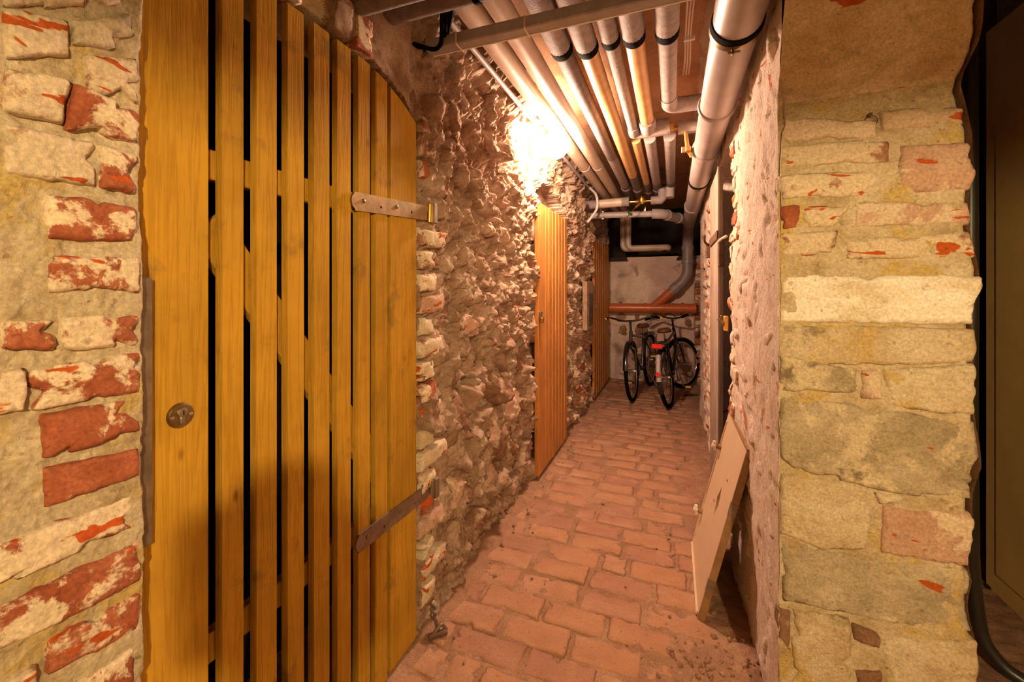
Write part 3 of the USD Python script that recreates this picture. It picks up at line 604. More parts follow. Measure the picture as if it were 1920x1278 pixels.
# --- near door
DX = -.872
d1 = thing('door_1', 'tall golden pine door of upright slats with two strap hinges, nearest on the left', 'door', kind='structure')
def slat_poly(y0, y1, thick, x, zb=.03):
    """An upright board whose top follows the door's head."""
    ys = np.linspace(y0, y1, 5); top = d1_top(ys) - .004
    pg = Polygon([(y0, zb), (y1, zb)] + [(a, b) for a, b in zip(ys[::-1], top[::-1])])
    m = trimesh.creation.extrude_polygon(pg.buffer(-.002), thick - .004)
    v = m.vertices; return trimesh.Trimesh(np.c_[v[:, 2] + x - thick + .004, v[:, 0], v[:, 1]], m.faces, process=False), pg
def board_mesh(y0, y1, thick, x, zb=.03):
    # bevelled outline: two stacked rings
    ys = np.linspace(y0, y1, 6); top = d1_top(ys) - .004
    outer = np.array([(y0, zb), (y1, zb)] + [(a, b) for a, b in zip(ys[::-1], top[::-1])]); c = outer.mean(0)
    inner = np.array(Polygon(outer).buffer(-.0025, join_style=2).exterior.coords)[:-1]
    if len(inner) != len(outer): inner = outer + (c - outer) * .01
    else:
        j = np.argmin(np.linalg.norm(inner - outer[0], axis=1)); inner = np.roll(inner, -j, 0)
        if np.linalg.norm(inner[1] - outer[1]) > .3: inner = np.roll(inner[::-1], 1, 0)
    n = len(outer); L = [np.c_[np.full(n, x - thick), outer], np.c_[np.full(n, x - .0025), outer], np.c_[np.full(n, x), inner]]
    V = np.vstack(L); f = []
    for a in (0, 1):
        for i in range(n): f += [(a * n + i, a * n + (i + 1) % n, (a + 1) * n + (i + 1) % n), (a * n + i, (a + 1) * n + (i + 1) % n, (a + 1) * n + i)]
    for i in range(1, n - 1): f.append((2 * n, 2 * n + i, 2 * n + i + 1)); f.append((0, i + 1, i))
    return V, np.array(f)
part('board', board_mesh(.440, .586, .020, DX), 'pine_gold', d1, 20)
for a, b in ((.612, .659), (.690, .742), (.772, .821), (.853, .906), (.935, .988), (1.019, 1.071), (1.099, 1.158)):
    part('slat', board_mesh(a, b, .020, DX + .002), 'pine_gold', d1, 20)
part('board', board_mesh(1.176, 1.326, .030, DX), 'pine_gold', d1, 20)
for z in (1.556, .555):
    part('rail', box((DX - .036, .885, z), (.028, .86, .062), bev=.003), 'pine_gold', d1, 20)
a0, a1 = np.array([.60, 1.435]), np.array([1.16, .70])
dd = a1 - a0; ang = math.degrees(math.atan2(dd[1], dd[0])); cc = (a0 + a1) / 2
part('brace', box((DX - .036, cc[0], cc[1]), (.026, np.hypot(*dd), .085), rot=rotm((1, 0, 0), ang), bev=.003), 'pine_gold', d1, 20)
def strap(z0, z1, y0, y1, mat, knuckle):
    sd = np.array([y1 - y0, z1 - z0]); L = np.hypot(*sd); an = math.degrees(math.atan2(sd[1], sd[0]))
    pg = shapely.union_all([shapely.box(0, -.027, L - .02, .027).difference(shapely.box(-.1, -.1, .012, .1)), Point(.026, 0).buffer(.027)])
    for hx in (.05, .13, .215, .30): pg = pg.difference(Point(hx, .004 if hx in (.05, .215) else -.006).buffer(.0045))
    m = trimesh.creation.extrude_polygon(pg, .006)
    v = m.vertices; m = trimesh.Trimesh(np.c_[v[:, 2], v[:, 0], v[:, 1]], m.faces)
    T = rotm((1, 0, 0), an); T[:3, 3] = (DX + .0025, y0, z0)
    m.apply_transform(T); h = part('strap_hinge', m, mat, d1, 20)
    c = np.array([DX + .008, y1, z1])
    part('knuckle', tube([c + [0, 0, -.034], c + [0, 0, .034]], .013, 16), knuckle, h, 40)
    part('pin_plate', box((XL + .006, y1 + .012, z1), (.03, .024, .075), bev=.003), 'zinc_dull', h, 20)
    for hx in (.05, .215):
        s = np.array([DX + .0085, y0 + sd[0] / L * hx, z0 + sd[1] / L * hx + .004]); part('screw', lathe([(0.0065, 0), (.0065, .002), (.004, .0036), (0, .004)], s, (1, 0, 0), 12), 'zinc', h, 40)
strap(1.552, 1.583, .985, 1.405, 'zinc', 'brass')
strap(.548, .535, 1.003, 1.418, 'zinc_dull', 'zinc_dull')
lc = onX(337, 778, DX)
es = part('lock_rosette', lathe([(.0235, 0), (.0235, .003), (.021, .006), (.0, .0065)], lc, (1, 0, 0), 32), 'zinc', d1, 40, label='round metal lock rosette')
part('cylinder', [lathe([(.0085, 0), (.0085, .004), (.007, .005), (0, .005)], lc + [.006, 0, .006], (1, 0, 0), 20), box(lc + [.0075, 0, -.007], (.005, .009, .017), bev=.002)], 'zinc_dull', es, 40)
part('keyhole', box(lc + [.0113, 0, .006], (.0012, .002, .009)), 'plastic_black', es)
for s in (-1, 1): part('screw', lathe([(.0035, 0), (.0035, .001), (0, .0018)], lc + [.006, s * .0165, -.001], (1, 0, 0), 10), 'steel', es, 40)
sp = [onX(262, 520, -.85), onX(262, 1032, -.85)]
part('strike_plate', box((-.862, .4675, (sp[0][2] + sp[1][2]) / 2), (.018, .019, sp[0][2] - sp[1][2]), bev=.001), 'zinc_dull', d1, 20, label='tall grey steel strike plate')
# --- the two doors further along
d2 = door_slats('door_2', 'orange pine slatted door in the middle of the left wall, below the globe lamp', D2[0] - .012, D2[1] + .012, 1.878, XL - .004, .16, .094, .074, 'pine_orange')
h = part('hasp', [box((XL + .034, 2.745, 1.125), (.012, .05, .035), bev=.002)], 'steel', d2, 20); part('padlock', box((XL + .042, 2.75, 1.085), (.018, .034, .036), bev=.004), 'brass', h, 20)
d3 = door_slats('door_3', 'farthest slatted door on the left, dim, close to the end wall', D3[0] - .012, D3[1] + .012, 1.88, XL + .0, .13, .150, .115, 'pine_orange')
h = part('hasp', [box((XL + .038, 4.9, 1.10), (.02, .06, .04), bev=.002)], 'steel', d3, 20)
# --- side door on the right
d4 = thing('door_4', 'weathered grey plank door standing ajar in the right wall', 'door', kind='structure')
for k in range(4):
    y = 2.652 + k * .14
    part('plank', box((.2495, y + .069, 1.0), (.026, .136, 1.96), bev=.004), 'grey_wood', d4, 20)
part('edge_strip', box((.2425, 2.668, 1.0), (.016, .034, 1.97), bev=.003), 'grey_wood', d4, 20)
part('strap_hinge', box((.231, 2.9, 1.6), (.006, .5, .05), bev=.002), 'rust', d4, 20)
part('rim_lock', box((.249, 2.63, 1.50), (.03, .045, .16), bev=.004), 'rust', d4, 20)
lt = part('latch', [box((.250, 2.40, 1.122), (.02, .045, .075), bev=.003)], 'brass_matt', d4, 20, label='brass latch')
part('latch_bolt', [tube([(.232, 2.37, 1.13), (.232, 2.56, 1.13)], .008), box((.234, 2.43, 1.13), (.012, .02, .06), bev=.002)], 'zinc', lt)
part('hook', tube(rounded([(.24, 2.60, 1.56), (.225, 2.50, 1.545), (.23, 2.40, 1.55), (.25, 2.37, 1.56)], .04), .007, 8), 'cable_beige', d4)
part('staple', [box((.228, 3.26, 1.56), (.03, .04, .10), bev=.004), tube(rounded([(.225, 3.25, 1.6), (.20, 3.2, 1.62), (.2, 3.16, 1.66)], .02), .008, 8)], 'rust', d4)
single('blue_sheet', box((.45, 2.7, .62), (.02, .5, 1.22), bev=.003), 'blue_paint', 'dark blue board standing in the gap of the side door', 'board')

# ================================================================== PIPES
ZP = 2.33
def along(x, y0, y1, z=ZP): return [(x, y0, z), (x, y1, z)]
def band(y, x, r, z=ZP, w=.03): return ring((x, y, z), (0, 1, 0), r, w, .004)
CEND = 5.05
# two jacketed heating pipes
for nm, px, lab, yend in (('a', 977, 'pale jacketed heating pipe closest to the left wall, turning down at the end wall', 5.85), ('b', 1022, 'pale jacketed heating pipe second from the left wall, turning down at the end wall', 5.85)):
    x = float(onZ(px, 150, ZP)[0]); p = thing('heating_pipe', lab, 'pipe')
    dz = 1.845; xe = -.655 if nm == 'a' else -.575; ye = 6.14 - (.0 if nm == 'a' else .10)
    part('sleeve', tube(along(x, -1.88, yend), .045, 24), 'jacket_beige', p)
    part('elbow', tube(rounded([(x, yend, ZP), (xe, ye, ZP), (xe, ye, 2.05)], .09), .042, 18), 'jacket_beige', p)
    xr = -.06 if nm == 'b' else -.16
    part('drop_sleeve', tube(rounded([(xe, ye, 2.05), (xe, ye, dz), (xr, ye, dz), (xr, 6.27, dz)], .07), .040, 18), 'jacket_beige', p)
    for y in (3.6, 5.0): part('seam', ring((x, y, ZP), (0, 1, 0), .045, .008, .0015), 'plastic_white', p)
# five foam and jacket pipes beside them
def ceiling_pipe(label, px, ring_px, segs, r, yend, socket_y=None):
    x = float(onZ(px, 150, ZP)[0]); yr = float(onZ(*ring_px, ZP)[1]); p = thing('supply_pipe', label, 'pipe')
    part('sleeve', tube(along(x, -1.88, yr), r + .006, 20), 'foam_grey', p)
    part('tape_band', band(yr + .01, x, r + .003, w=.05), 'rubber', p, label='black tape band')
    y = yr
    for y1, mt in segs:
        if mt: part('sleeve', tube(along(x, y, y1), r, 20), mt, p)
        y = y1
    if socket_y: part('socket', lathe([(r + .001, 0), (r + .008, .004), (r + .008, .05), (r + .001, .056)], (x, socket_y, ZP), (0, 1, 0), 22), 'pvc_dark', p)
    return p, x
C = ceiling_pipe('dark foam-wrapped pipe third from the left wall', 1080, (1049, 88), [(float(onZ(1147, 293, ZP)[1]), 'foam_dark'), (float(onZ(1166, 346, ZP)[1]), 'foam_grey'), (5.3, 'foam_dark')], .041, 5.3, 4.45)
D = ceiling_pipe('tan-jacketed pipe fourth from the left wall, dark at its far end', 1123, (1098, 84), [(float(onZ(1182, 327, ZP)[1]), 'jacket_tan'), (5.3, 'foam_dark')], .041, 5.3, 4.55)
YE_, YF_, YG_ = (float(onZ(*q, ZP)[1]) for q in ((1176, 252), (1203, 243), (1247, 200)))
E_ = ceiling_pipe('thin grey pipe with seam rings, tan beyond the bent branch', 1164, (1143, 70), [(YE_ - .14, 'foam_grey'), (YE_ + .12, None), (float(onZ(1211, 341, ZP)[1]), 'jacket_tan'), (5.2, 'foam_dark')], .032, 5.2, 4.7)
Fp = ceiling_pipe('tan pipe between two grey ones that ends in a mitred branch', 1201, (1194, 61), [(YF_ - .17, 'jacket_tan'), (YE_ + .12, None), (float(onZ(1226, 340, ZP)[1]), 'foam_grey'), (5.0, 'foam_dark')], .040, 5.0, 4.62)
G = ceiling_pipe('grey foam pipe closest to the big drain pipe', 1253, (1253, 54), [(YG_ - .14, 'foam_grey'), (YE_ + .12, None), (float(onZ(1252, 338, ZP)[1]), 'foam_grey'), (5.0, 'foam_dark')], .040, 5.0, 4.62)
# branches to the right
def branch(label, x0, y, z, r, mt, x1, mitre=True, lead=.2):
    p = thing('branch_pipe', label, 'pipe')
    part('bend', tube(rounded([(x0, y - lead, z), (x0, y, z), (min(x0 + .16, x1 - .01), y, z)], .012 if mitre else .06, 3 if mitre else 8), r, 18), mt, p, 40 if not mitre else 30)
    part('sleeve', tube([(min(x0 + .16, x1 - .01), y, z), (x1, y, z)], r * .98, 18), mt, p)
    return p
xe, xf, xg = E_[1], Fp[1], G[1]
b1 = branch('mitred branch pipe bending right at the end of the thin grey pipe', xe, YE_, ZP, .037, 'foam_grey', -.05, lead=.14)
part('valve_body', [tube([(-.05, YE_, ZP), (.03, YE_, ZP)], .014), box((-.01, YE_, ZP + .01), (.035, .03, .05), bev=.005)], 'brass_matt', b1)
part('sleeve', tube([(.03, YE_, ZP), (.27, YE_, ZP)], .042, 18), 'foam_grey', b1)
b2 = branch('thick mitred branch pipe bending right at the end of the tan pipe', xf, YF_, ZP, .050, 'foam_grey', -.02, lead=.17)
b3 = branch('rounded grey elbow pipe running right behind the big drain', xg, YG_, ZP, .043, 'foam_grey', .27, False, lead=.14)
# conduit in the cove, and lamp cable
ca, cb = onX(800, 2, -.80), onX(1097, 357, -.80)
cond = single('conduit', tube([(-.795, -1.88, 2.315), (-.795, 4.35, 2.315)], .0125, 12), 'pvc_grey', 'slim grey conduit in the corner of the left wall and ceiling', 'conduit')
sag = rounded([(-.79, 4.30, 2.315), (-.74, 4.45, 2.27), (-.735, 4.50, 2.14), (-.80, 4.42, 2.02), (-.83, 4.40, 1.98)], .12)
single('looped_cable', tube(sag, .013, 8), 'plastic_white', 'white cable looping down from the conduit beside the far cross pipe', 'cable')
# cable duct across the passage
du = thing('cable_duct', 'long brown-grey cable duct crossing under the pipes', 'duct')
part('channel', box((-.30, 1.385, 2.2), (1.12, .044, .042), bev=.004), 'duct', du)
part('lip', box((-.30, 1.409, 2.182), (1.10, .006, .010), bev=.001), 'plastic_white', du)
for x in (-.73, -.47, .10): part('cable_tie', box((x, 1.39, 2.198), (.006, .062, .046), bev=.002), 'cable_beige', du)
for k, (o, up) in enumerate(((-.022, .10), (.0, .12), (.022, .11))):
    pts = rounded([(-.90, 1.36 + o, 2.20), (-.80, 1.40 + o, 2.19 + o), (-.76, 1.34 + o, 2.235), (-.71 + o, 1.27, 2.262), (-.66 + o, 1.16, 2.258)], .05)
    single('black_cable', tube(pts, .008, 8), 'rubber', ['black cable leaving the wall hole, lowest of three', 'black cable leaving the wall hole, middle of three', 'black cable leaving the wall hole, uppermost of three'][k], 'cable')
# two short cross pipes at the top edge
for y, z, r, lab in ((1.02, 2.135, .030, 'dark cross pipe nearest the viewer at the top edge'), (1.175, 2.205, .034, 'dark cross pipe between the nearest one and the cable duct')):
    p = thing('cross_pipe', lab, 'pipe')
    part('sleeve', tube(rounded([(-.93, y, z), (.07, y, z), (.07, y, 2.52)], .06), r, 20), 'foam_dark', p)
    part('tape_band', ring((-.56 + (.2 if y < 1.1 else 0), y, z), (1, 0, 0), r, .02, .004), 'rubber', p)
    part('tape_band', ring((-.2, y, z), (1, 0, 0), r, .02, .004), 'rubber', p)
# big drain
ZD, XD, RD = 2.10, .180, .069
dr = thing('drain_pipe', 'big grey plastic drain pipe along the ceiling, bending down at the end wall', 'pipe')
part('tube', tube([(XD, -1.88, ZD), (XD, 5.6, ZD)], RD, 32), 'pvc_grey', dr)
def clampy(y, w=.028):
    c = part('clamp', ring((XD, y, ZD), (0, 1, 0), RD + .003, w, .004, 36), 'zinc', dr, 30, label='steel pipe clamp with rubber lining')
    part('rubber_lining', ring((XD, y - .012, ZD), (0, 1, 0), RD, w + .030, .005, 36), 'rubber', c)
    part('clamp_screw', [box((XD - .01, y, ZD - RD - .012), (.008, .02, .022), bev=.002), tube([(XD - .025, y, ZD - RD - .014), (XD + .01, y, ZD - RD - .014)], .004, 8)], 'zinc', c)
    part('rod', tube([(XD, y, ZD + RD), (XD, y, 2.52)], .005, 8), 'zinc', c)
clampy(float(onZ(1387, 82, ZD - .06)[1])); clampy(float(onZ(1311, 345, ZD - .03)[1]))
def sock(y, L=.10): part('socket', lathe([(RD + .001, 0), (RD + .007, .004), (RD + .010, .012), (RD + .007, .02), (RD + .007, L - .004), (RD + .001, L)], (XD, y, ZD), (0, 1, 0), 36), 'pvc_grey', dr)
sock(float(onZ(1340, 225, ZD - RD)[1]), .02); sock(float(onZ(1324, 300, ZD - RD)[1]), .12); sock(float(onZ(1303, 398, ZD - RD)[1]), .2)
dn = [(XD, 5.6, ZD), (XD, 5.98, ZD - .06), (XD, 6.08, 1.9), (XD, 6.10, 1.46), (-.02, 6.12, 1.24)]
part('down_tube', tube(rounded(dn, .10), RD * .97, 28), 'pvc_dark', dr)
for z in (1.80, 1.62): part('socket', lathe([(RD, 0), (RD + .008, .005), (RD + .008, .06), (RD, .065)], (XD, 6.095, z), (0, 0, 1), 28), 'pvc_dark', dr)
dv = np.array([-.20, .02, -.22]); dv /= np.linalg.norm(dv)
part('socket', lathe([(RD, 0), (RD + .008, .005), (RD + .008, .09), (RD, .095)], np.array([.06, 6.112, 1.33]), dv, 28), 'pvc_dark', dr)
# wye branch from the left wall into the drain
wy = thing('branch_drain', 'grey branch drain crossing from the left wall into the big drain', 'pipe')
part('tube', tube([(-.90, 4.72, 2.10), (-.21, 4.74, 2.085)], .034, 20), 'pvc_grey', wy)
part('bend', tube(rounded([(-.21, 4.74, 2.085), (-.10, 4.75, 2.08), (.0, 4.95, 2.07), (.15, 5.25, 2.08)], .1), .052, 22), 'pvc_grey', wy)
part('collar', ring((-.06, 4.83, 2.077), (.6, .8, 0), .052, .03, .008), 'pvc_grey', wy); part('collar', ring((.05, 5.05, 2.072), (.55, .83, 0), .052, .03, .008), 'pvc_grey', wy)
for x in (-.72, -.28): part('hanger', box((x, 4.73, 2.11), (.02, .012, .11)), 'zinc', wy)
# orange ground pipe
og = thing('sewer_pipe', 'orange sewer pipe lying level across the end wall', 'pipe')
RO = .066; yo = 6.15
part('tube', tube([(-.86, yo, 1.02), (.285, yo, 1.03)], RO, 30), 'pvc_orange', og)
for x in (-.36, -.12, .0): part('socket', ring((x, yo, 1.025), (1, 0, 0), RO, .03, .008, 32), 'pvc_orange', og)
part('wye', tube([(-.26, yo, 1.03), (-.09, yo - .02, 1.19), (-.02, yo - .03, 1.255)], RO * .93, 26), 'pvc_orange', og)
for x in (-.7, .12): part('bracket', box((x, 6.22, 1.02), (.03, .10, .16)), 'rust', og)
# stop valve on the far cross pipe
vp = thing('valve_pipe', 'insulated far cross pipe carrying a brass stop valve with a green hand wheel', 'pipe')
yv, zv = 4.56, 2.19
part('sleeve', tube([(-.90, yv, zv - .005), (-.74, yv, zv)], .045, 20), 'foam_grey', vp)
part('sleeve', tube([(-.74, yv, zv), (-.50, yv, zv + .005)], .046, 20), 'jacket_beige', vp)
part('sleeve', tube([(-.50, yv, zv + .005), (-.425, yv, zv + .005)], .048, 20), 'foam_grey', vp)
vb = part('valve', [tube([(-.43, yv, zv), (-.20, yv, zv)], .014, 14), tube([(-.36, yv - .01, zv), (-.26, yv - .01, zv)], .022, 8), lathe([(.03, -.035), (.034, 0), (.022, .035), (.01, .045)], (-.30, yv - .01, zv + .01), (0, -.3, 1), 12), lathe([(.018, 0), (.02, .03), (.012, .07), (.008, .09)], (-.315, yv - .02, zv - .01), (-.55, -.45, -.75), 12)], 'brass', vp, label='brass stop valve')
dvv = np.array([-.55, -.45, -.75]); dvv /= np.linalg.norm(dvv); s0 = np.array([-.315, yv - .02, zv - .01])
part('stem', tube([s0 + dvv * .08, s0 + dvv * .26], .005, 8), 'brass', vb); part('hand_wheel', [lathe([(.001, -.004), (.026, -.004), (.028, 0), (.026, .006), (.001, .006)], s0 + dvv * .17, dvv, 20)], 'green_paint', vb, label='green hand wheel')
part('stem_cap', lathe([(.012, 0), (.012, .012), (.001, .016)], s0 + dvv * .25, dvv, 10), 'steel', vb)
part('mitre_elbow', tube(rounded([(-.21, yv, zv), (-.10, yv, zv), (-.10, yv + .0, ZP - .02), (-.10, yv + .15, ZP)], .008, 2), .042, 18), 'foam_grey', vp, 30)
part('mitre_elbow', tube(rounded([(-.03, yv - .04, zv + .01), (-.03, yv - .03, ZP - .02), (-.02, yv + .12, ZP)], .008, 2), .042, 18), 'pvc_grey', vp, 30)
# drain cock on the ceiling and bundle of cables
dc = thing('drain_cock', 'small brass drain cock hanging below the right branch pipe', 'valve')
part('body', [tube([(.075, YE_, 2.30), (.08, 2.66, 2.09)], .012, 10), box((.082, 2.66, 2.10), (.03, .03, .03), bev=.004)], 'brass_matt', dc); part('lever', box((.06, 2.66, 2.10), (.03, .012, .035), bev=.003), 'brass_matt', dc); part('nozzle', tube([(.085, 2.67, 2.09), (.10, 2.68, 2.06)], .010, 10), 'brass_matt', dc)
for k in range(3):
    pts = rounded([(.055 + k * .010, .9, 2.40), (.062 + k * .010, 1.35, 2.39), (.055 + k * .013, 1.65, 2.42), (.05 + k * .010, 2.0, 2.43), (.055 + k * .012, 2.3, 2.43), (.05 + k * .014, 2.5, 2.46)], .15)
    single('ceiling_cable', tube(pts, .0045, 7), 'cable_beige', 'thin beige cable clipped beside the big drain, %s of three' % ('left', 'middle', 'right')[k], 'cable')
for k, y in enumerate((1.72, 2.08)):
    single('cable_clip', box((.067, y, 2.425), (.05, .014, .022), bev=.003), 'plastic_white', ('pale clip holding the beige cables, nearer one', 'pale clip holding the beige cables, farther one')[k], 'clip')

# ================================================================== LAMPS
gl = thing('globe_lamp', 'glowing opal globe lamp on the left wall of the passage', 'lamp', (XL, 2.62, 2.20))
gc = np.array([.145, 0, 0]) + [XL, 2.62, 2.20]
part('globe', trimesh.creation.icosphere(4, .086, ), 'glow', gl, True).GetPrim() if False else None
g = trimesh.creation.icosphere(4, .084); g.apply_translation((.165, 0, 0)); part('globe', g, 'glow', gl, True, label='glowing white glass globe')
part('base', lathe([(.06, 0), (.062, .02), (.060, .06), (.050, .075), (.050, .10)], (.0, 0, 0), (1, 0, 0), 28), 'plastic_white', gl)
part('wire_guard', tube(rounded([(.03, -.05, .03), (.03, -.05, .12), (.07, -.01, .13), (.09, .02, .08)], .03), .005, 8), 'plastic_white', gl)
part('cable_gland', tube([(.03, .05, .0), (.045, .14, .06), (.06, .20, .10)], .008, 8), 'plastic_white', gl)
pd = thing('pendant_lamp', 'enamel shaded pendant bulb lighting the anteroom behind the viewpoint', 'lamp', (.48, -.59, 1.65))
b = trimesh.creation.icosphere(3, .018); part('bulb', b, 'glow_bulb', pd, True)
part('shade', cat_mesh([lathe([(.235, .006), (.20, .02), (.08, .085), (.03, .10)], (0, 0, 0), n=40), lathe([(.03, .103), (.08, .088), (.20, .023), (.235, .009), (.235, .006)], (0, 0, 0), n=40)]), 'plastic_white', pd, 30)
part('holder', tube([(0, 0, .025), (0, 0, .12)], .018, 14), 'plastic_black', pd); part('cord', tube([(0, 0, .12), (0, 0, .86)], .004, 8), 'rubber', pd)

# ================================================================== THINGS
# leaning cabinet door
lb = thing('leaning_panel', 'cream cabinet door with a diamond cut-out leaning on the right wall', 'board')
W, L, T = .548, .70, .022
tilt = math.atan2(.172, .68)
A = np.array([.09, 1.827, .004]); ey = np.array([0, 1.0, 0]); ez = np.array([math.sin(tilt), 0, math.cos(tilt)]); en = np.array([-math.cos(tilt), 0, math.sin(tilt)])
def lean_pts(v): v = np.asarray(v); return A + v[:, :1] * ey + v[:, 1:2] * ez + v[:, 2:3] * en
dia = Polygon([(W * .43, L * .445), (W * .43 + .036, L * .54), (W * .43, L * .635), (W * .43 - .036, L * .54)])
pg = shapely.box(0, 0, W, L).difference(dia)
m = trimesh.creation.extrude_polygon(pg, T); part('panel', (lean_pts(np.asarray(m.vertices) - [0, 0, T]), m.faces), 'board_cream', lb, 20)
def lbox(u0, u1, v0, v1, w0, w1): m = trimesh.creation.box(bounds=[(u0, v0, w0), (u1, v1, w1)]); return lean_pts(m.vertices), m.faces
for nm, bb in (('edge_strip', (-.008, .0, 0, L, -T - .002, .002)), ('edge_strip', (0, W, L, L + .008, -T - .002, .002)), ('edge_strip', (W, W + .006, 0, L, -T, .001))):
    part(nm, lbox(*bb), 'board_edge', lb, 20)
part('trim', lbox(W - .035, W - .025, .05, L - .04, 0, .005), 'board_cream', lb, 20)
part('trim', lbox(.02, W - .03, .0, .012, 0, .008), 'board_cream', lb, 20)
for v in (.19, .53):
    c0 = lean_pts([[W - .055, v, 0]])[0]
    kb = part('peg', tube([c0, c0 + en * .032], .011, 12), 'board_edge', lb); part('knob', [tube([c0 + en * .030 + [0, 0, -.022], c0 + en * .030 + [0, 0, .022]], .008, 10), tube([c0 + en * .024, c0 + en * .042], .012, 12)], 'plastic_white', kb, label='white plastic turn knob')
for u, v in ((.16, .50), (.30, .34)): part('keyhole', lbox(u, u + .02, v, v + .006, -.001, .001), 'plastic_black', lb)
for v in (.12, .44): part('hinge', lbox(-.012, .004, v, v + .05, -T, .003), 'zinc_dull', lb)
# tall brown panel on the right
pn = thing('cabinet', 'tall plain brown painted steel cabinet at the right edge of the picture', 'cabinet')
part('body', box((1.285, 1.45, 1.21), (.03, 2.02, 2.40), bev=.004), 'panel_brown', pn, 30)
part('door', box((1.268, 1.44, 1.05), (.006, 1.90, 1.90), bev=.002), 'panel_brown', pn, 30)
part('foot', box((1.275, 2.44, .012), (.03, .03, .022), bev=.003), 'plastic_black', pn)
# black hose down the pier's right edge
hp = rounded([(.98, 1.985, 2.56), (.955, 1.93, 1.9), (.96, 1.935, 1.3), (.955, 1.93, .8), (.965, 1.94, .30), (.985, 1.93, .10), (1.03, 1.90, .032), (1.10, 1.86, .022), (1.16, 1.60, .022), (1.20, 1.2, .022)], .18, 9)
single('black_hose', tube(hp, .021, 16), 'plastic_black', 'thick black hose hanging behind the pier edge and curling onto the floor', 'hose')
# vent in the left wall
vt = thing('wall_vent', 'grey louvred vent plate on the left wall between the two far doors', 'vent')
part('frame', [box((XL + .03, 4.46, 1.12), (.05, .36, .50), bev=.006)], 'stone_rubble', vt, 20)
part('backing', box((XL + .056, 4.49, 1.08), (.006, .22, .34)), 'plastic_black', vt)
for k in range(14): part('louvre', box((XL + .060, 4.49, .93 + k * .0235), (.010, .22, .008), rot=None, bev=.002), 'zinc_dull', vt, 20)
# bolt at the foot of the near door
bo = thing('floor_bolt', 'rusty iron door bolt lying at the foot of the left wall', 'bolt')
c0, c1 = np.array([-.835, 1.375, .03]), np.array([-.80, 1.375, .02])
part('rod', tube([(-.845, 1.40, .115), (-.835, 1.395, .06), (-.825, 1.40, .02)], .007, 10), 'zinc_dull', bo)
for z in (.115, .092, .070): part('knuckle', tube([(-.852, 1.40, z), (-.832, 1.40, z - .012)], .011, 10), 'zinc_dull', bo)
part('barrel', tube([(-.84, 1.36, .016), (-.79, 1.405, .02)], .011, 12), 'rust', bo); part('bail', tube(rounded([(-.83, 1.37, .02), (-.81, 1.40, .05), (-.795, 1.41, .02)], .02), .006, 8), 'zinc_dull', bo)
# black board against the far right wall
single('black_plank', box((.395, 5.15, .40), (.02, .16, .80), rot=None, bev=.003), 'plastic_black', 'upright black board leaning at the far right wall behind the bicycles', 'board')

# --- bicycles
def spoke_wheel(c, ax, R, parent, name, front):
    wh = part(name, torus(c, ax, R - .022, .021, 44, 10), 'rubber', parent, True)
    part('rim', [torus(c, ax, R - .050, .009, 44, 8)], 'chrome', wh, True)
    ax = np.asarray(ax, float); ax /= np.linalg.norm(ax); a = np.array([0, 0, 1.0]); u = np.cross(ax, a); u /= np.linalg.norm(u); q = np.cross(ax, u); sp = []
    for k in range(28):
        t = 2 * math.pi * k / 28; d = math.cos(t) * u + math.sin(t) * q; t2 = t + .6 * (1 if k % 2 else -1); d2 = math.cos(t2) * u + math.sin(t2) * q
        sp.append(tube([c + d2 * .025 + ax * .03 * (1 if k % 4 < 2 else -1), c + d * (R - .05)], .0012, 4, False))
    part('spokes', sp, 'steel', wh, True, kind='stuff'); part('hub', tube([c - ax * .05, c + ax * .05], .022, 12), 'steel', wh)
    return wh
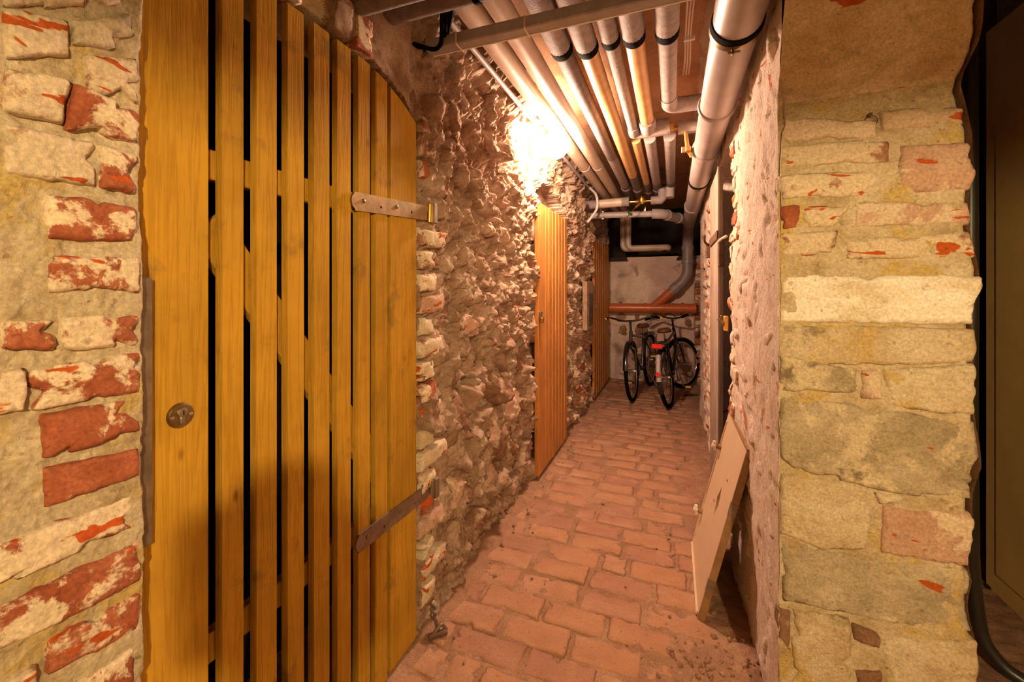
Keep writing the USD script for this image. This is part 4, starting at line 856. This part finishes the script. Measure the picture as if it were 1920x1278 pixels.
def bicycle(label, rear, heading, leanv, steer, R=.325, wb=1.05, mirror=1, bars=True, plain=False):
    """rear: contact of the rear wheel; heading: unit vector on the floor; leanv: sideways lean (top shift per metre)."""
    h = np.array([heading[0], heading[1], 0.0]); h /= np.linalg.norm(h); s = np.array([h[1], -h[0], 0.0]); up = np.array([0, 0, 1.0]) + s * leanv; up /= np.linalg.norm(up); sd = np.cross(h, up)
    O = np.array(rear, float); b = thing('bicycle', label, 'bicycle', tuple(O))
    X = lambda f, l, z: h * f + sd * l + up * z
    spoke_wheel(X(0, 0, R), sd, R, b, 'wheel', False)
    st = math.radians(steer); fa = sd * math.cos(st) + h * math.sin(st); hs = h * math.cos(st) - sd * math.sin(st)
    fc = X(wb, 0, R); spoke_wheel(fc, fa, R, b, 'wheel', True)
    bb, sc, hd, ht = X(.44, 0, .29), X(.27, 0, .72), X(.90, 0, .62), X(.86, 0, .80)
    part('frame', [tube([bb, sc], .016, 12), tube([bb, hd], .019, 12), tube([sc - up * .05, ht - up * .05], .016, 12), tube([hd, ht], .020, 12), tube([bb, X(0, .06, R)], .010, 8), tube([bb, X(0, -.06, R)], .010, 8), tube([sc - up * .04, X(0, .06, R)], .008, 8), tube([sc - up * .04, X(0, -.06, R)], .008, 8)], 'paint_black', b)
    part('fork', [tube(rounded([hd, hd - up * .03 + fa * .05, fc + fa * .055], .02), .011, 8), tube(rounded([hd, hd - up * .03 - fa * .05, fc - fa * .055], .02), .011, 8)], 'paint_black', b)
    # saddle
    sp_ = sc + up * .10; V, f = lathe([(.001, .03), (.055, .028), (.085, .0), (.075, -.025), (.001, -.03)], (0, 0, 0), n=20)
    V = np.array(V); k = 1 + .75 * np.clip(V[:, 0] / .085, 0, 1); lw = np.where(V[:, 0] > 0, .55, 1.0)
    V = (h * (V[:, 0] * k)[:, None] + sd * (V[:, 1] * np.where(V[:, 0] > 0, 1 - .7 * np.clip(V[:, 0] / .085, 0, 1), 1))[:, None] + up * V[:, 2:3]); part('saddle', (V + sp_, f), 'leather', b, True)
    part('seat_post', tube([sc, sp_ - up * .02], .013, 10), 'chrome', b)
    # handlebar
    stem = ht + up * .12
    part('stem', tube([ht, stem, stem + hs * .06], .013, 10), 'paint_black', b)
    c = stem + hs * .06
    hb = part('handlebar', tube(rounded([c - fa * .30 - hs * .20 + up * .02, c - fa * .24 - hs * .03 + up * .05, c - fa * .08 + up * .0, c + fa * .08, c + fa * .24 - hs * .03 + up * .05, c + fa * .30 - hs * .20 + up * .02], .06), .011, 10), 'paint_black', b)
    for e in (-1, 1):
        g0 = c + e * fa * .30 - hs * .20 + up * .02; part('grip', tube([g0 + hs * .11 - e * fa * .03 + up * .015, g0 - hs * .02], .016, 10), 'rubber', hb)
        if plain: part('bar_end_reflector', box(g0 - hs * .03, (.075, .02, .022), bev=.004), 'reflector_yellow', hb, label='yellow bar end reflector')
        part('brake_lever', tube(rounded([c + e * fa * .22 + up * .05, c + e * fa * .26 - hs * .02 + up * .02, g0 + hs * .02 - up * .03], .03), .005, 6), 'steel', hb)
    # mudguards
    for cc, axv, fw, a0, a1 in ((X(0, 0, R), h, sd, 200, 20), (fc, hs, fa, 150, 10)):
        P, ff = [], []; n = 16
        for i in range(n + 1):
            t = math.radians(a0 + (a1 - a0) * i / n); d = axv * math.cos(t) + up * math.sin(t)
            for j in range(5): w = (j - 2) / 2; P.append(cc + d * (R + .016 - .010 * w * w) + fw * w * .027)
        for i in range(n):
            for j in range(4): ff += [(i * 5 + j, i * 5 + j + 1, i * 5 + 6 + j), (i * 5 + j, i * 5 + 6 + j, i * 5 + 5 + j)]
        part('mudguard', (np.array(P), np.array(ff)), 'paint_black', b, True)
    # rack, lamp, reflector
    part('rack', [tube([X(-.18, e * .055, .70), X(.24, e * .055, .70)], .006, 6) for e in (-1, 1)] + [tube([X(-.18 + .1 * k, -.055, .70), X(-.18 + .1 * k, .055, .70)], .005, 6) for k in range(5)] + [tube([X(-.08, e * .055, .70), X(0, e * .06, R)], .005, 6) for e in (-1, 1)], 'paint_black', b)
    if not plain: part('tail_lamp', box(X(-.20, 0, .69), (.11, .03, .05), bev=.008), 'reflector_red', b, label='red tail lamp')
    if not plain: part('mudguard_tip', tube([X(-.20, 0, .59), X(-.31, 0, .46), X(-.345, 0, .34)], .026, 10), 'pvc_grey', b, label='grey rear mudguard tip')
    if not plain: part('reflector', lathe([(.001, .006), (.022, .005), (.024, 0), (.024, -.006)], X(-.365, 0, .42), -h, 16), 'reflector_red', b)
    # drive
    ck = part('chainring', lathe([(.085, -.004), (.09, 0), (.085, .004), (.03, .004)], bb + sd * .05, sd, 28), 'steel', b)
    part('chain_guard', [tube([bb + sd * .065 + up * .07, X(.02, .07, R + .05)], .012, 8), tube([bb + sd * .065 - up * .07, X(.02, .07, R - .05)], .010, 8)], 'paint_black', b)
    for e, dz in ((1, -.16), (-1, .16)):
        t = h * .06 * e + up * dz; cr = part('crank', tube([bb + sd * .07 * e, bb + sd * .085 * e + t], .009, 8), 'steel', b)
        pc = bb + sd * (.085 + .055) * e + t; R3 = np.eye(4); R3[:3, 0], R3[:3, 1], R3[:3, 2] = sd, h, up
        part('pedal', box(pc, (.10, .075, .025), rot=R3, bev=.004), 'plastic_black', cr); [part('pedal_reflector', box(pc + h * o, (.06, .006, .018), rot=R3), 'reflector_yellow', cr, label='yellow pedal reflector') for o in (-.040, .040)]
    part('kickstand', tube([bb - sd * .04 - h * .05, bb - sd * .16 - h * .12 - up * (.27 - leanv * .1)], .008, 8), 'steel', b)
    return b
bicycle('black bicycle in front, seen from behind, with red tail lamp and grey mudguard tip', (-.03, 4.95, 0), (.17, 1.0), -.14, -32, R=.325, wb=1.08)
bicycle('black bicycle at the left of the pair, its front wheel towards the viewer', (-.27, 6.00, 0), (-.17, -1.0), .06, 4, R=.345, wb=.93, plain=True)

# --- the photographer's tripod, whose shadow falls on the near door
tp = thing('tripod', 'camera on a tripod standing at the viewpoint, outside the picture', 'tripod', (.02, -.10, 0))
part('camera_body', [box((.02, -.04, 1.30), (.15, .07, .11), bev=.012), box((.02, -.04, 1.37), (.06, .06, .04), bev=.01)], 'plastic_black', tp)
part('head', [lathe([(.03, 1.16), (.045, 1.19), (.03, 1.23), (.045, 1.245)], (.01, -.03, 0), n=18)], 'plastic_black', tp)
part('column', tube([(.0, -.03, .75), (.0, -.03, 1.18)], .016, 12), 'plastic_black', tp)
for k, a in enumerate((40, 160, 280)):
    d = np.array([math.cos(math.radians(a)), math.sin(math.radians(a)), 0]); part('leg', tube([np.array([0, -.03, 1.12]) + d * .03, np.array([0, -.03, .005]) + d * .36], [.018, .013], 12), 'plastic_black', tp)
# small finds
hk = onY(1639, 208, YP - .02); hk[1] = YP - float(disp_p(hk[:1], hk[2:])[0]) - .002
h = thing('wall_hook', 'small rusty hook with a wire loop high on the pier face', 'hook', tuple(hk))
part('nail', tube([(0, .02, 0), (0, -.012, 0)], .005, 8), 'rust', h); part('loop', torus((.002, -.010, -.016), (0, 1, 0), .013, .0012, 20, 6), 'rust', h)
oc = onZ(1292, 741, .012)
single('wood_offcut', box((oc[0], oc[1], .012), (.11, .03, .02), bev=.004), 'plastic_black', 'dark stick lying on the floor right of the bicycles', 'stick')
